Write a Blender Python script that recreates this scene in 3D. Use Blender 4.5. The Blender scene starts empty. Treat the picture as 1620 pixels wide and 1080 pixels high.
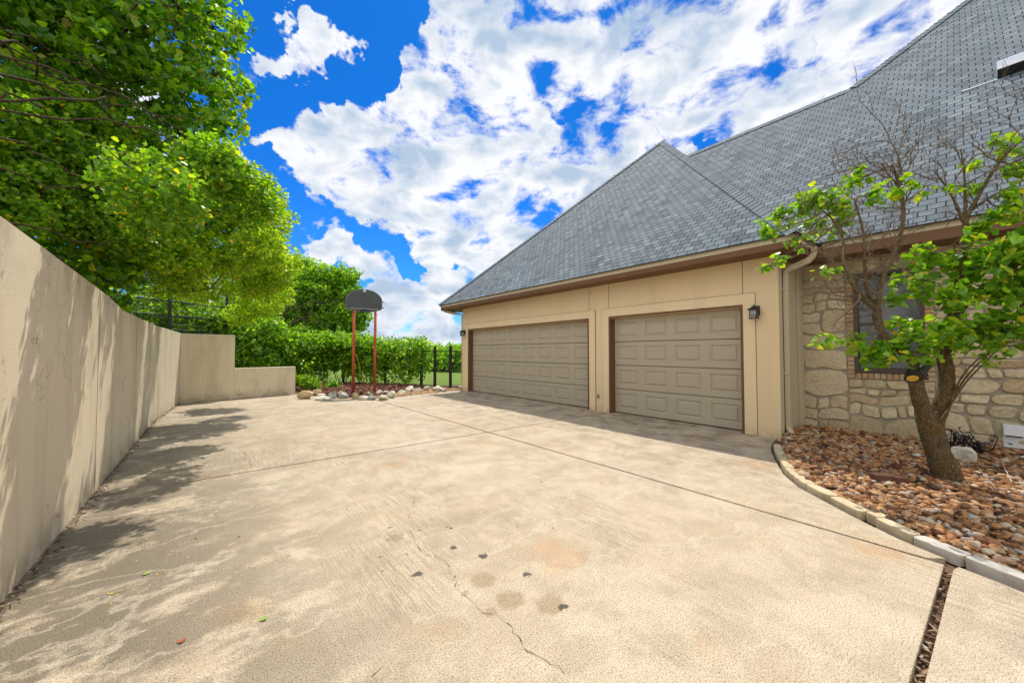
import bpy, math, random
import numpy as np
from mathutils import Vector, Matrix, noise
random.seed(7); rng = np.random.default_rng(11)
R = math.radians
scene = bpy.context.scene
COL = scene.collection

# ------------------------------------------------------------------ camera
EYE = np.array([0, 0, 1.5]); YAW, PIT, FPX = R(39.0), R(1.65), 588.0
_F = np.array([math.sin(YAW)*math.cos(PIT), math.cos(YAW)*math.cos(PIT), math.sin(PIT)])
_R = np.array([math.cos(YAW), -math.sin(YAW), 0]); _U = np.cross(_R, _F)
def at(u, v, w):
    """surveyed point: bearing in the photograph plus its measured distance in metres"""
    return EYE + w*(_F + (u-810)/FPX*_R - (v-540)/FPX*_U)
def onz(u, v, z=0):
    d = _F + (u-810)/FPX*_R - (v-540)/FPX*_U
    return EYE + d*(z-1.5)/d[2]
cam = bpy.data.cameras.new('camera'); co = bpy.data.objects.new('camera', cam); COL.objects.link(co)
cam.sensor_width = 36; cam.lens = FPX/1620*36; cam.clip_start = .05; cam.clip_end = 9000
co.location = EYE; co.rotation_euler = (math.pi/2+PIT, 0, -YAW); scene.camera = co

# ------------------------------------------------------------------ objects
def tag(o, label=None, cat=None, group=None, kind=None):
    if label: o['label'] = label
    if cat: o['category'] = cat
    if group: o['group'] = group
    if kind: o['kind'] = kind
    return o
def empty(name, loc, label, cat, group=None):
    o = bpy.data.objects.new(name, None); COL.objects.link(o); o.location = loc
    o.empty_display_size = .2
    return tag(o, label, cat, group)
def link(name, me, parent=None):
    o = bpy.data.objects.new(name, me); COL.objects.link(o)
    if parent is not None:
        o.parent = parent
        o.matrix_parent_inverse = Matrix.Translation(-Vector(parent.location))
    return o
class MB:
    def __init__(s): s.v = []; s.f = []; s.m = []; s.n = 0
    def add(s, v, f, m=0):
        v = np.asarray(v, float).reshape(-1, 3)
        s.v.append(v); s.f += [tuple(int(i)+s.n for i in q) for q in f]; s.m += [m]*len(f); s.n += len(v)
        return s
    def box(s, a, b, m=0):
        x0, y0, z0 = np.minimum(a, b); x1, y1, z1 = np.maximum(a, b)
        return s.add([(x0,y0,z0),(x1,y0,z0),(x1,y1,z0),(x0,y1,z0),(x0,y0,z1),(x1,y0,z1),(x1,y1,z1),(x0,y1,z1)],
              [(0,3,2,1),(4,5,6,7),(0,1,5,4),(1,2,6,5),(2,3,7,6),(3,0,4,7)], m)
    def prism(s, poly, z0, z1, m=0):
        n = len(poly); v = [(p[0], p[1], z0) for p in poly]+[(p[0], p[1], z1) for p in poly]
        return s.add(v, [tuple(range(n-1, -1, -1)), tuple(range(n, 2*n))]+[(i, (i+1) % n, (i+1) % n+n, i+n) for i in range(n)], m)
    def sweep(s, prof, path, m=0, caps=True):
        """profile (list of (x,z) offsets across) swept along path: offset dir = horizontal normal"""
        path = [np.array(p, float) for p in path]; n = len(prof); V = []
        for i, p in enumerate(path):
            d0 = path[min(i+1, len(path)-1)]-path[max(i-1, 0)]
            nrm = np.array([d0[1], -d0[0], 0]); nrm /= max(1e-9, np.linalg.norm(nrm))
            if 0 < i < len(path)-1:
                a = path[i]-path[i-1]; b = path[i+1]-path[i]
                c = abs(np.dot(a, b)/np.linalg.norm(a)/np.linalg.norm(b)); nrm = nrm/math.sqrt((1+c)/2)
            for x, z in prof: V.append(p+nrm*x+np.array([0, 0, z]))
        F = [(i*n+j, i*n+(j+1) % n, (i+1)*n+(j+1) % n, (i+1)*n+j) for i in range(len(path)-1) for j in range(n)]
        if caps: F += [tuple(range(n)), tuple(range((len(path)-1)*n+n-1, (len(path)-1)*n-1, -1))]
        return s.add(V, F, m)
    def tube(s, pts, rad, k=8, m=0, bump=0, cap=True, squash=None):
        P = np.array([np.asarray(p, float) for p in pts]); n = len(P)
        rad = np.full(n, rad) if np.isscalar(rad) else np.asarray(rad, float)
        T = np.gradient(P, axis=0); T /= np.linalg.norm(T, axis=1)[:, None]+1e-12
        up = np.array([0, 0, 1.]) if abs(T[0][2]) < .9 else np.array([1., 0, 0])
        a = np.cross(T[0], up); a /= np.linalg.norm(a); V = []
        ang = np.arange(k)/k*2*math.pi
        for i in range(n):
            a = a-T[i]*np.dot(a, T[i]); a /= np.linalg.norm(a)+1e-12; b = np.cross(T[i], a)
            rr = rad[i]*(1+(rng.uniform(-bump, bump, k) if bump else 0))
            V.append(P[i]+(a[None]*np.cos(ang)[:, None]+b[None]*np.sin(ang)[:, None])*(rr[:, None] if bump else rr))
        F = [(i*k+j, i*k+(j+1) % k, (i+1)*k+(j+1) % k, (i+1)*k+j) for i in range(n-1) for j in range(k)]
        if cap: F += [tuple(range(k-1, -1, -1)), tuple(range((n-1)*k, n*k))]
        return s.add(np.concatenate(V), F, m)
    def build(s, name, mats, parent=None, smooth=False, bevel=0, seg=2, uv=None):
        me = bpy.data.meshes.new(name); me.from_pydata(np.concatenate(s.v).tolist(), [], s.f)
        for m in (mats if isinstance(mats, (list, tuple)) else [mats]): me.materials.append(getattr(m, 'm', m))
        if any(s.m): me.polygons.foreach_set('material_index', s.m)
        if smooth: me.polygons.foreach_set('use_smooth', [True]*len(me.polygons))
        me.update(); o = link(name, me, parent)
        if bevel:
            b = o.modifiers.new('bevel', 'BEVEL'); b.width = bevel; b.segments = seg; b.limit_method = 'ANGLE'; b.angle_limit = R(40)
        return o
def npmesh(name, V, F, mat, parent=None, smooth=False):
    """V (n,3), F (m,k) arrays"""
    me = bpy.data.meshes.new(name); k = F.shape[1]
    me.vertices.add(len(V)); me.vertices.foreach_set('co', V.astype(np.float32).ravel())
    me.loops.add(F.size); me.loops.foreach_set('vertex_index', F.astype(np.int32).ravel())
    me.polygons.add(len(F)); me.polygons.foreach_set('loop_start', np.arange(0, F.size, k, dtype=np.int32))
    me.polygons.foreach_set('loop_total', np.full(len(F), k, dtype=np.int32))
    if smooth: me.polygons.foreach_set('use_smooth', np.ones(len(F), bool))
    me.materials.append(getattr(mat, 'm', mat)); me.update(calc_edges=True); me.validate()
    return link(name, me, parent)

# ------------------------------------------------------------------ materials
class Mat:
    def __init__(s, name, rough=.8, spec=.3, metal=0):
        s.m = bpy.data.materials.new(name); s.m.use_nodes = True; s.t = s.m.node_tree
        s.b = s.t.nodes['Principled BSDF']; s.b.inputs['Roughness'].default_value = rough
        s.b.inputs['Specular IOR Level'].default_value = spec; s.b.inputs['Metallic'].default_value = metal
        s._c = None
    def n(s, typ, ins=None, **kw):
        x = s.t.nodes.new(typ)
        for k, v in kw.items(): setattr(x, k, v)
        for k, v in (ins or {}).items(): s.put(x.inputs[k], v)
        return x
    def put(s, sock, v):
        if hasattr(v, 'is_output') or isinstance(v, bpy.types.NodeSocket): s.t.links.new(v, sock)
        else: sock.default_value = v
    def obj(s):
        if s._c is None: s._c = s.n('ShaderNodeTexCoord').outputs['Object']
        return s._c
    def mapping(s, vec, scale=(1,1,1), rot=(0,0,0), loc=(0,0,0)):
        return s.n('ShaderNodeMapping', {'Vector': vec, 'Scale': scale, 'Rotation': rot, 'Location': loc}).outputs[0]
    def noise(s, vec, scale, det=4, rough=.55, dist=0):
        return s.n('ShaderNodeTexNoise', {'Vector': vec, 'Scale': scale, 'Detail': det, 'Roughness': rough, 'Distortion': dist}).outputs['Fac']
    def ramp(s, fac, stops, interp='LINEAR'):
        x = s.n('ShaderNodeValToRGB', {'Fac': fac}); e = x.color_ramp.elements; x.color_ramp.interpolation = interp
        while len(e) < len(stops): e.new(.5)
        for el, (p, c) in zip(e, stops):
            el.position = p; el.color = (*c, 1) if not np.isscalar(c) else (c, c, c, 1)
        return x.outputs['Color']
    def mix(s, fac, a, b, mode='MIX'):
        x = s.n('ShaderNodeMix', data_type='RGBA', blend_type=mode)
        s.put(x.inputs[0], fac)
        for i, q in ((6, a), (7, b)):
            s.put(x.inputs[i], (*q, 1) if isinstance(q, tuple) and len(q) == 3 else q)
        return x.outputs[2]
    def math(s, op, a, b=0, c=0, clamp=False):
        x = s.n('ShaderNodeMath', operation=op); x.use_clamp = clamp
        s.put(x.inputs[0], a); s.put(x.inputs[1], b)
        if c is not None: s.put(x.inputs[2], c)
        return x.outputs[0]
    def col(s, c): s.put(s.b.inputs['Base Color'], (*c, 1) if isinstance(c, tuple) and len(c) == 3 else c); return s
    def bump(s, h, strength=.5, dist=.01):
        x = s.n('ShaderNodeBump', {'Height': h, 'Strength': strength, 'Distance': dist}); s.t.links.new(x.outputs[0], s.b.inputs['Normal']); return s

def plain(name, c, rough=.6, spec=.3, metal=0, var=.12, sc=6, bump=.1):
    m = Mat(name, rough, spec, metal); f = m.noise(m.obj(), sc, 5)
    m.col(m.mix(f, tuple(x*(1-var) for x in c), tuple(min(1, x*(1+var)) for x in c)))
    if bump: m.bump(m.noise(m.obj(), sc*20, 3), bump, .004)
    return m.m

def concrete_material():
    m = Mat('driveway_concrete', .85, .25); o = m.obj()
    big = m.noise(o, .55, 6, .6); mid = m.noise(o, 2.6, 9, .68); fine = m.noise(o, 110, 5, .75); grit = m.noise(o, 260, 2, .8)
    base = m.mix(m.ramp(big, [(.3, 0), (.7, 1)]), (.61, .49, .345), (.69, .585, .445))
    base = m.mix(m.math('MULTIPLY', m.ramp(mid, [(.45, 0), (.56, 1)]), .42), base, (.45, .36, .245))
    # warm iron blotches
    w = m.noise(m.mapping(o, loc=(7, 3, 0)), 1.3, 4, .5)
    base = m.mix(m.math('MULTIPLY', m.ramp(w, [(.6, 0), (.74, 1)]), .5), base, (.66, .40, .20))
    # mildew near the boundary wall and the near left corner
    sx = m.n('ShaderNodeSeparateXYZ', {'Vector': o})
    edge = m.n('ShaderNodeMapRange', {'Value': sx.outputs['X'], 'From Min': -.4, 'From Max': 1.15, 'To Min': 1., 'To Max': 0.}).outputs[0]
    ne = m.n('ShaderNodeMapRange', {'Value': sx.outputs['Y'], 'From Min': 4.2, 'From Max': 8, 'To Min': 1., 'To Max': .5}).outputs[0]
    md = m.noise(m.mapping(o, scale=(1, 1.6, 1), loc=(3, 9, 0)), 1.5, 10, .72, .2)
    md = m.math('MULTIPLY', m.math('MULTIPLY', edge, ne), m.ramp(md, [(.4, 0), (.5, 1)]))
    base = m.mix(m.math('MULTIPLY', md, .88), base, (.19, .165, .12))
    # grime by the garage wall
    gr = m.n('ShaderNodeMapRange', {'Value': sx.outputs['X'], 'From Min': 4.1, 'From Max': 7.0, 'To Min': .15, 'To Max': 1.}).outputs[0]
    gn = m.noise(m.mapping(o, scale=(1.2, .8, 1), loc=(1, 19, 0)), 2.6, 8, .7, .5)
    base = m.mix(m.math('MULTIPLY', m.math('MULTIPLY', gr, m.ramp(gn, [(.45, 0), (.6, 1)])), .7), base, (.2, .165, .12))
    vg = m.noise(m.mapping(o, loc=(11, 2, 0)), .9, 10, .75); base = m.mix(m.math('MULTIPLY', m.ramp(vg, [(.52, 0), (.62, 1)]), .3), base, (.33, .27, .2))
    lt = m.ramp(m.math('ABSOLUTE', m.math('SUBTRACT', m.noise(m.mapping(o, scale=(1, 1.4, 1), loc=(2, 8, 0)), .8, 6, .55), .5)), [(0, 1), (.014, 0)])
    base = m.mix(m.math('MULTIPLY', lt, .5), base, (.68, .60, .46))
    # oil drips and rust rings, each at its own place
    wob = m.n('ShaderNodeTexNoise', {'Vector': o, 'Scale': 22., 'Detail': 4.})
    wv = m.n('ShaderNodeVectorMath', {0: wob.outputs['Color'], 1: (.5, .5, .5)}, operation='SUBTRACT').outputs[0]
    wv = m.n('ShaderNodeVectorMath', {0: wv, 'Scale': .09}, operation='SCALE').outputs[0]
    ov = m.n('ShaderNodeVectorMath', {0: o, 1: wv}, operation='ADD').outputs[0]
    def spot(u, v, r, c, a):
        nonlocal base
        p = onz(u, v)
        d = m.n('ShaderNodeVectorMath', {0: ov, 1: (float(p[0]), float(p[1]), 0)}, operation='DISTANCE').outputs['Value']
        f = m.n('ShaderNodeMapRange', {'Value': d, 'From Min': r*.75, 'From Max': r*1.15, 'To Min': a, 'To Max': 0.}).outputs[0]
        base = m.mix(f, base, c)
    for u, v, r in [(624,851,.07),(765,917,.085),(808,948,.085),(872,955,.09),(775,968,.04),(735,939,.03)]: spot(u, v, r, (.36, .26, .15), .6)
    for u, v, r in [(662,908,.035),(717,866,.032),(764,879,.034),(835,908,.032),(892,960,.03),(714,835,.018),(706,834,.014),(617,834,.016),
                    (682,821,.014),(724,912,.013),(643,877,.012),(602,881,.01),(712,768,.013),(855,762,.016),(953,763,.012),(818,832,.012),(860,829,.009),(606,902,.01)]:
        spot(u, v, r, (.05, .045, .04), .85)
    # broom marks: fine lines across the slab, worn away in places
    bm = m.noise(m.mapping(o, scale=(1, .03, 1)), 85, 3, .7); wear = m.noise(m.mapping(o, loc=(0, 5, 2)), .8, 3)
    bl = m.math('MULTIPLY', m.ramp(bm, [(.36, 1), (.5, 0)]), m.ramp(wear, [(.42, 0), (.6, 1)]))
    base = m.mix(m.math('MULTIPLY', bl, .6), base, (.25, .2, .14))
    pore = m.ramp(fine, [(.38, .22), (.5, 1)]); base = m.mix(.8, base, m.mix(1, base, pore, 'MULTIPLY'))
    g2 = m.ramp(grit, [(.38, .3), (.6, 1.2)]); base = m.mix(.85, base, m.mix(1, base, g2, 'MULTIPLY'))
    m.col(base)
    h = m.math('ADD', m.math('MULTIPLY', bl, -.5), m.math('ADD', fine, m.math('MULTIPLY', grit, .6)))
    m.bump(h, .55, .004); return m.m
def wall_material():
    m = Mat('weathered_stucco', .9, .2); o = m.obj()
    big = m.noise(o, .9, 5); f = m.noise(o, 60, 4, .7)
    c = m.mix(big, (.66, .56, .40), (.73, .635, .47))
    run = m.noise(m.mapping(o, scale=(1, 1, .16)), 2.6, 9, .62)       # water runs from the coping
    c = m.mix(m.math('MULTIPLY', m.ramp(run, [(.48, 0), (.66, 1)]), .38), c, (.36, .295, .19))
    z = m.n('ShaderNodeSeparateXYZ', {'Vector': o}).outputs['Z']
    top = m.n('ShaderNodeMapRange', {'Value': z, 'From Min': 1.8, 'From Max': 2.25, 'To Min': 0., 'To Max': 1.}).outputs[0]
    c = m.mix(m.math('MULTIPLY', m.math('MULTIPLY', top, m.ramp(m.noise(m.mapping(o, scale=(1,1,.5)), 4, 6), [(.4, 0), (.62, 1)])), .45), c, (.25, .2, .14))
    bot = m.n('ShaderNodeMapRange', {'Value': z, 'From Min': .28, 'From Max': 0., 'To Min': 0., 'To Max': 1.}).outputs[0]
    c = m.mix(m.math('MULTIPLY', m.math('MULTIPLY', bot, m.ramp(m.noise(o, 5, 6), [(.35, 0), (.6, 1)])), .6), c, (.27, .21, .13))
    ru = m.noise(m.mapping(o, scale=(1, 1, .35), loc=(4, 4, 1)), 7, 4)
    c = m.mix(m.math('MULTIPLY', m.ramp(ru, [(.72, 0), (.77, 1)]), .8), c, (.3, .13, .05))
    hair = m.ramp(m.math('ABSOLUTE', m.math('SUBTRACT', m.noise(m.mapping(o, scale=(1, 1, .6)), 1.1, 5, .6, .3), .5)), [(.0, 1), (.0035, 0)])
    c = m.mix(m.math('MULTIPLY', hair, .55), c, (.2, .15, .1))
    pit = m.ramp(f, [(.3, .7), (.45, 1)]); c = m.mix(.5, c, m.mix(1, c, pit, 'MULTIPLY'))
    m.col(c); m.bump(m.math('ADD', f, m.noise(o, 180, 2)), .6, .006); return m.m
def stucco(name, c1, c2, bump=.35, runs=.15):
    m = Mat(name, .85, .25); o = m.obj()
    c = m.mix(m.noise(o, .8, 5), c1, c2)
    run = m.noise(m.mapping(o, scale=(1, 1, .15)), 2.5, 7, .6)
    c = m.mix(m.math('MULTIPLY', m.ramp(run, [(.5, 0), (.7, 1)]), runs), c, tuple(x*.6 for x in c1))
    z = m.n('ShaderNodeSeparateXYZ', {'Vector': o}).outputs['Z']
    bot = m.n('ShaderNodeMapRange', {'Value': z, 'From Min': .2, 'From Max': 0., 'To Min': 0., 'To Max': 1.}).outputs[0]
    c = m.mix(m.math('MULTIPLY', m.math('MULTIPLY', bot, m.ramp(m.noise(o, 6, 6), [(.35, 0), (.6, 1)])), .5), c, (.3, .23, .15))
    m.col(c); m.bump(m.noise(o, 140, 4, .7), bump, .004); return m.m
def shingle_material(name, hip=False):
    """UV: u along the course in metres, v up the slope in metres"""
    m = Mat(name, .92, .2); uv = m.n('ShaderNodeUVMap').outputs[0]
    W, H = .19, .150
    b = m.n('ShaderNodeTexBrick', {'Vector': uv, 'Color1': (0, 0, 0, 1), 'Color2': (1, 1, 1, 1), 'Mortar': (.5, .5, .5, 1), 'Scale': 1.,
        'Mortar Size': .0085, 'Mortar Smooth': .15, 'Brick Width': W, 'Row Height': H}, offset=.5)
    v = b.outputs['Color']; mort = b.outputs['Fac']
    c = m.ramp(v, [(0, (.085, .108, .130)), (.25, (.132, .165, .192)), (.75, (.155, .19, .220)), (1, (.20, .237, .266))])
    pt = m.noise(uv, .7, 4); c = m.mix(m.math('MULTIPLY', m.ramp(pt, [(.4, 0), (.65, 1)]), .45), c, (.13, .15, .17))
    gr = m.noise(uv, 160, 3, .8); c = m.mix(.6, c, m.mix(1, c, m.ramp(gr, [(.3, .5), (.65, 1.3)]), 'MULTIPLY'))
    c = m.mix(mort, c, (.018, .021, .026)); m.col(c)
    sy = m.n('ShaderNodeSeparateXYZ', {'Vector': uv}).outputs['Y']
    fr = m.math('FRACT', m.math('DIVIDE', sy, H))                       # each course is thick at its lower edge
    h = m.math('SUBTRACT', m.math('MULTIPLY', m.math('SUBTRACT', 1, fr), .6), mort)
    m.bump(m.math('ADD', h, m.math('MULTIPLY', gr, .15)), .8, .012); return m.m
def leaf_material(name, stops, trans=.5, rough=.38, spec=.5):
    m = Mat(name, rough, spec); g = m.n('ShaderNodeNewGeometry')
    c = m.ramp(g.outputs['Random Per Island'], stops)
    m.col(c)
    tr = m.n('ShaderNodeBsdfTranslucent'); m.put(tr.inputs['Color'], m.mix(1, c, (1.8, 1.68, .45, 1), 'MULTIPLY'))
    mx = m.n('ShaderNodeMixShader', {0: trans}); out = m.t.nodes['Material Output']
    m.t.links.new(m.b.outputs[0], mx.inputs[1]); m.t.links.new(tr.outputs[0], mx.inputs[2]); m.t.links.new(mx.outputs[0], out.inputs['Surface'])
    return m.m
def bark_material(name, a, b, lichen=None, sc=9):
    m = Mat(name, .95, .1); o = m.obj()
    n1 = m.noise(m.mapping(o, scale=(1, 1, .35)), sc*3, 6, .7, .6); c = m.mix(m.ramp(n1, [(.35, 0), (.6, 1)]), a, b)
    if lichen:
        c = m.mix(m.math('MULTIPLY', m.ramp(m.noise(o, 16, 8, .75), [(.46, 0), (.54, 1)]), .85), c, lichen)
        c = m.mix(m.ramp(m.noise(m.mapping(o, loc=(3, 0, 0)), 55, 5, .75), [(.57, 0), (.62, 1)]), c, (.40, .36, .26))
        c = m.mix(m.ramp(m.noise(m.mapping(o, scale=(1, 1, .5), loc=(9, 0, 0)), 60, 5, .8), [(.38, 1), (.43, 0)]), c, (.035, .025, .015))
        n1 = m.math('ADD', n1, m.noise(o, 70, 5, .8))
    m.col(c); m.bump(n1, 1., .03); return m.m
def island_material(name, stops, rough=.75, bumpsc=60, spec=.3, bs=.3):
    m = Mat(name, rough, spec); g = m.n('ShaderNodeNewGeometry'); c = m.ramp(g.outputs['Random Per Island'], stops)
    f = m.noise(m.obj(), bumpsc, 5, .65); c = m.mix(.5, c, m.mix(1, c, m.ramp(f, [(.3, .55), (.65, 1.2)]), 'MULTIPLY'))
    m.col(c); m.bump(f, bs, .01); return m.m

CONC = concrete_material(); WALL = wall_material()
CREAM = stucco('cream_stucco', (.73, .555, .335), (.77, .605, .385)); TRIMST = stucco('cream_stucco_band', (.75, .59, .37), (.79, .63, .41))
TAUPE = stucco('taupe_trim', (.52, .44, .30), (.56, .48, .335), .15)
DOOR = plain('garage_door_paint', (.43, .375, .285), .5, .4, var=.05, bump=.05)
BROWN = plain('brown_paint', (.15, .073, .031), .55, .35, var=.12)
GUT = plain('beige_gutter', (.50, .415, .275), .45, .4, var=.08, bump=.02)
DARK = plain('joint_shadow_grime', (.055, .045, .035), .9, .1)
BLACK = plain('black_iron', (.018, .018, .02), .45, .5, var=.2)
BLKPLASTIC = plain('black_plastic', (.012, .012, .014), .35, .5)
SHING = shingle_material('grey_shingles')
SOIL = plain('bare_soil', (.16, .10, .06), .95, .1, var=.35, sc=9, bump=.8)

def glass_material():
    m = Mat('dark_window_glass', .06, .8); m.col((.75, .78, .8)); m.b.inputs['Transmission Weight'].default_value = .97
    m.b.inputs['IOR'].default_value = 1.3; return m.m
GLASS = glass_material()

# ================================================================== SETTING
rot_lawn = Mat('lawn_grass', .95, .1); o_ = rot_lawn.obj()
rot_lawn.col(rot_lawn.mix(rot_lawn.noise(o_, .35, 6), rot_lawn.mix(rot_lawn.noise(o_, 30, 4), (.10, .22, .025), (.24, .40, .05)), (.20, .24, .07)))
rot_lawn.bump(rot_lawn.noise(o_, 120, 3), .8, .05)
# ground sheet, gently falling away beyond the fence
gx = np.concatenate([np.linspace(-400, -30, 12), np.linspace(-25, 40, 40), np.linspace(50, 900, 20)])
gy = np.concatenate([np.linspace(-60, -10, 6), np.linspace(-5, 60, 40), np.linspace(75, 1600, 26)])
GX, GY = np.meshgrid(gx, gy)
def gz(x, y):
    d = np.sqrt(x**2+y**2); z = -.10+0*d
    z = z-np.clip((d-34)/110, 0, 1)*5
    return z
V = np.stack([GX.ravel(), GY.ravel(), gz(GX, GY).ravel()], 1); nx = len(gx)
ii = np.arange(len(gy)-1)[:, None]*nx+np.arange(nx-1)[None]; ii = ii.ravel()
tag(npmesh('ground', V, np.stack([ii, ii+1, ii+nx+1, ii+nx], 1), rot_lawn.m), kind='structure')

# driveway slabs with real open joints
WX = -.95
J = .016
EDGE = [(7.02,2.06),(6.6,1.93),(6.19,1.77),(5.53,1.50),(5.11,1.24),(4.863,.99),(4.60,.72),(4.33,.40),(4.19,.15),(4.07,-.06),(4.0,-.2),(3.85,-.6),(3.7,-1.2),(3.6,-2.2),(3.55,-4)]
far_left = [(WX-.1, 11.42), (-.72, 14.7), (.64, 14.95), (2.40, 15.35), (2.55, 14.75), (3.05, 13.6), (3.55, 12.75), (4.04, 12.35)]
slabs = [
  [(WX-.1, 5.75+J), (4.08-J, 5.75+J), (4.08-J, 12.33)] + far_left[::-1],
  [(4.08+J, 5.75+J), (7.9, 5.75+J), (7.9, 12.65), (7.3, 12.75), (6.0, 12.45), (5.0, 12.25), (4.08+J, 12.28)],
  [(WX-.1, .345), (4.08-J, .153), (4.08-J, 5.75-J), (WX-.1, 5.75-J)],
  [(4.08+J, .24), (4.19, .15), (4.33, .40), (4.60, .72), (4.863, .99), (5.11, 1.24), (5.53, 1.5), (6.19, 1.77), (6.6, 1.93), (7.02, 2.06), (7.9, 2.2), (7.9, 5.75-J), (4.08+J, 5.75-J)],
  [(WX-.1, -9), (3.52, -9), (3.52, -4), (3.57, -2.2), (3.67, -1.2), (3.82, -.6), (3.97, -.2), (4.04, -.06), (4.1, .09), (4.02, .112), (WX-.1, .302)],
]
mb = MB()
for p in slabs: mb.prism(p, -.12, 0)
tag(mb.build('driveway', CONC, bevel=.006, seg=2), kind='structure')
tag(MB().box((WX-.3, -9, -.09), (9.2, 15.5, -.045)).build('joint_bed', SOIL), kind='structure')
# settlement cracks: ribbons with ragged edges lying in the slab surface
def crack(pts, name, w):
    P = [onz(u, v)[:2] for u, v in pts]; L = []
    for a, b in zip(P[:-1], P[1:]):
        n = max(2, int(np.linalg.norm(b-a)/.03))
        for i in range(n): L.append(a+(b-a)*i/n)
    L = np.array(L); L += rng.normal(0, .007, L.shape); V = []; 
    for i, p in enumerate(L):
        t = L[min(i+1, len(L)-1)]-L[max(0, i-1)]; t = np.array([-t[1], t[0]])/(np.linalg.norm(t)+1e-9)
        h = w*rng.uniform(.05, 1)**2; V += [(*(p+t*h), .004), (*(p-t*h), .004)]
    n = len(L); mbx.add(V, [(2*i, 2*i+1, 2*i+3, 2*i+2) for i in range(n-1)])
mbx = MB()
crack([(652,705),(660,728),(664,745),(671,757),(655,775),(656,790),(648,815),(646,828)], '', .0022)
crack([(650,838),(658,862),(673,876),(705,888),(712,905),(728,935),(760,965),(788,975),(820,1005),(835,1030),(880,1055),(906,1080)], '', .0025)
crack([(380,710),(395,725),(398,745)], '', .003); crack([(640,1020),(600,1055),(590,1080)], '', .003)
tag(mbx.build('driveway_crack', DARK), kind='structure')
# drainage gap filled with bark and leaf debris
mb = MB()
for i in range(420):
    x = rng.uniform(-.9, 4.05); y = rng.uniform(.114, .15)+.038*(4.07-x); a = rng.uniform(0, 3.14); l = rng.uniform(.008, .03); w = rng.uniform(.003, .009)
    if x < 2.3 and rng.random() < .6: continue
    d = np.array([math.cos(a), math.sin(a)])*l; e = np.array([-d[1], d[0]])/l*w; z = rng.uniform(-.035, -.008); t = rng.uniform(-.01, .01)
    c = np.array([x, y]); mb.add([(*(c-d-e), z-t), (*(c+d-e), z+t), (*(c+d+e), z+t+.004), (*(c-d+e), z-t+.003)], [(0, 1, 2, 3)])
LITTER = island_material('bark_litter', [(0, (.06, .03, .02)), (.5, (.17, .09, .05)), (.85, (.32, .22, .15)), (1, (.5, .42, .34))])
tag(mb.build('bark_debris', LITTER), 'brown bark and leaf debris packed in the open slab gap', 'debris', kind='stuff')

# raised terrace behind the boundary wall
tag(MB().prism([(-1.2, -12), (-1.2, 11.4), (-.98, 14.6), (.6, 15.15), (.55, 15.6), (-2, 34), (-60, 34), (-60, -12)], -.09, 1.62).build('terrace_ground', SOIL), kind='structure')

# distant hills
hv = []; hf = []; n = 90
for i in range(n):
    a = R(-35+i*1.5); d = 1500
    h = 15+26*(.5+.5*noise.noise(Vector((i*.13, 3.1, 0))))+10*noise.noise(Vector((i*.5, 1, 2)))
    h += 26*math.exp(-((math.degrees(a)-36)/6)**2)
    x, y = math.sin(a), math.cos(a)
    hv += [(x*(d-350), y*(d-350), -8), (x*d, y*d, h*.75), (x*(d+200), y*(d+200), h), (x*(d+600), y*(d+600), -9)]
for i in range(n-1):
    for j in range(3): hf.append((i*4+j, i*4+4+j, i*4+5+j, i*4+j+1))
hm = Mat('wooded_hill', 1, 0); hm.col(hm.mix(hm.ramp(hm.noise(hm.obj(), .03, 8, .7), [(.35, 0), (.65, 1)]), (.035, .075, .085), (.06, .12, .11)))
hill = MB().add(hv, hf).build('hills', hm.m, smooth=True); tag(hill, kind='structure')

# ================================================================== BOUNDARY WALL
def wall_path_obj():
    mb = MB(); t = .2
    prof = [(-9, 2.32), (3.6, 2.285), (4.25, 2.26), (6.4, 2.17), (7.0, 2.12), (7.35, 2.08), (9.5, 2.085), (11.43, 2.09)]
    v = []; f = []
    front = [(WX, y, z) for y, z in prof]+[(-.70, 14.63, 2.06)]
    back = [(WX-t, y, z) for y, z in prof]+[(-.86, 14.86, 2.06)]
    n = len(front)
    for (x, y, z), (X, Y, Z) in zip(front, back): v += [(x, y, -.09), (x, y, z-.012), (x-.012, y, z), (X+.012, Y, Z), (X, Y, Z-.012), (X, Y, -.09)]
    for i in range(n-1):
        for j in range(5): f.append((i*6+j, i*6+j+1, i*6+7+j, i*6+6+j))
    f += [(0, 1, 2, 3, 4, 5), tuple(range((n-1)*6+5, (n-1)*6-1, -1))]
    mb.add(v, [tuple(reversed(q)) for q in f]); return mb.build('retaining_wall', WALL)
wo = wall_path_obj()
mj = MB()
for y_, h_ in ((5.98, 2.17), (8.6, 2.07), (11.38, 2.07)): mj.box((WX-.01, y_-.004, .0), (WX+.0015, y_+.004, h_))
mj.build('wall_joint', DARK, wo)
tag(wo, 'long tall stained stucco wall along the left side of the driveway', 'wall')
a, b, c = np.array([-.70, 14.635]), np.array([.60, 14.86]), np.array([2.38, 15.30])
def thick(p, q, t=.2):
    d = (q-p)/np.linalg.norm(q-p); nn = np.array([-d[1], d[0]])*t; return [p, q, q+nn, p+nn]
mb = MB(); mb.prism(thick(a, b), -.09, 2.045); mb.prism([b, c, c+np.array([-.05, .2]), b+np.array([-.05, .2])], -.09, .985)
tag(mb.build('stepped_end_wall', WALL, bevel=.012), 'stucco end wall that steps down low across the back of the driveway', 'wall')

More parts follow.
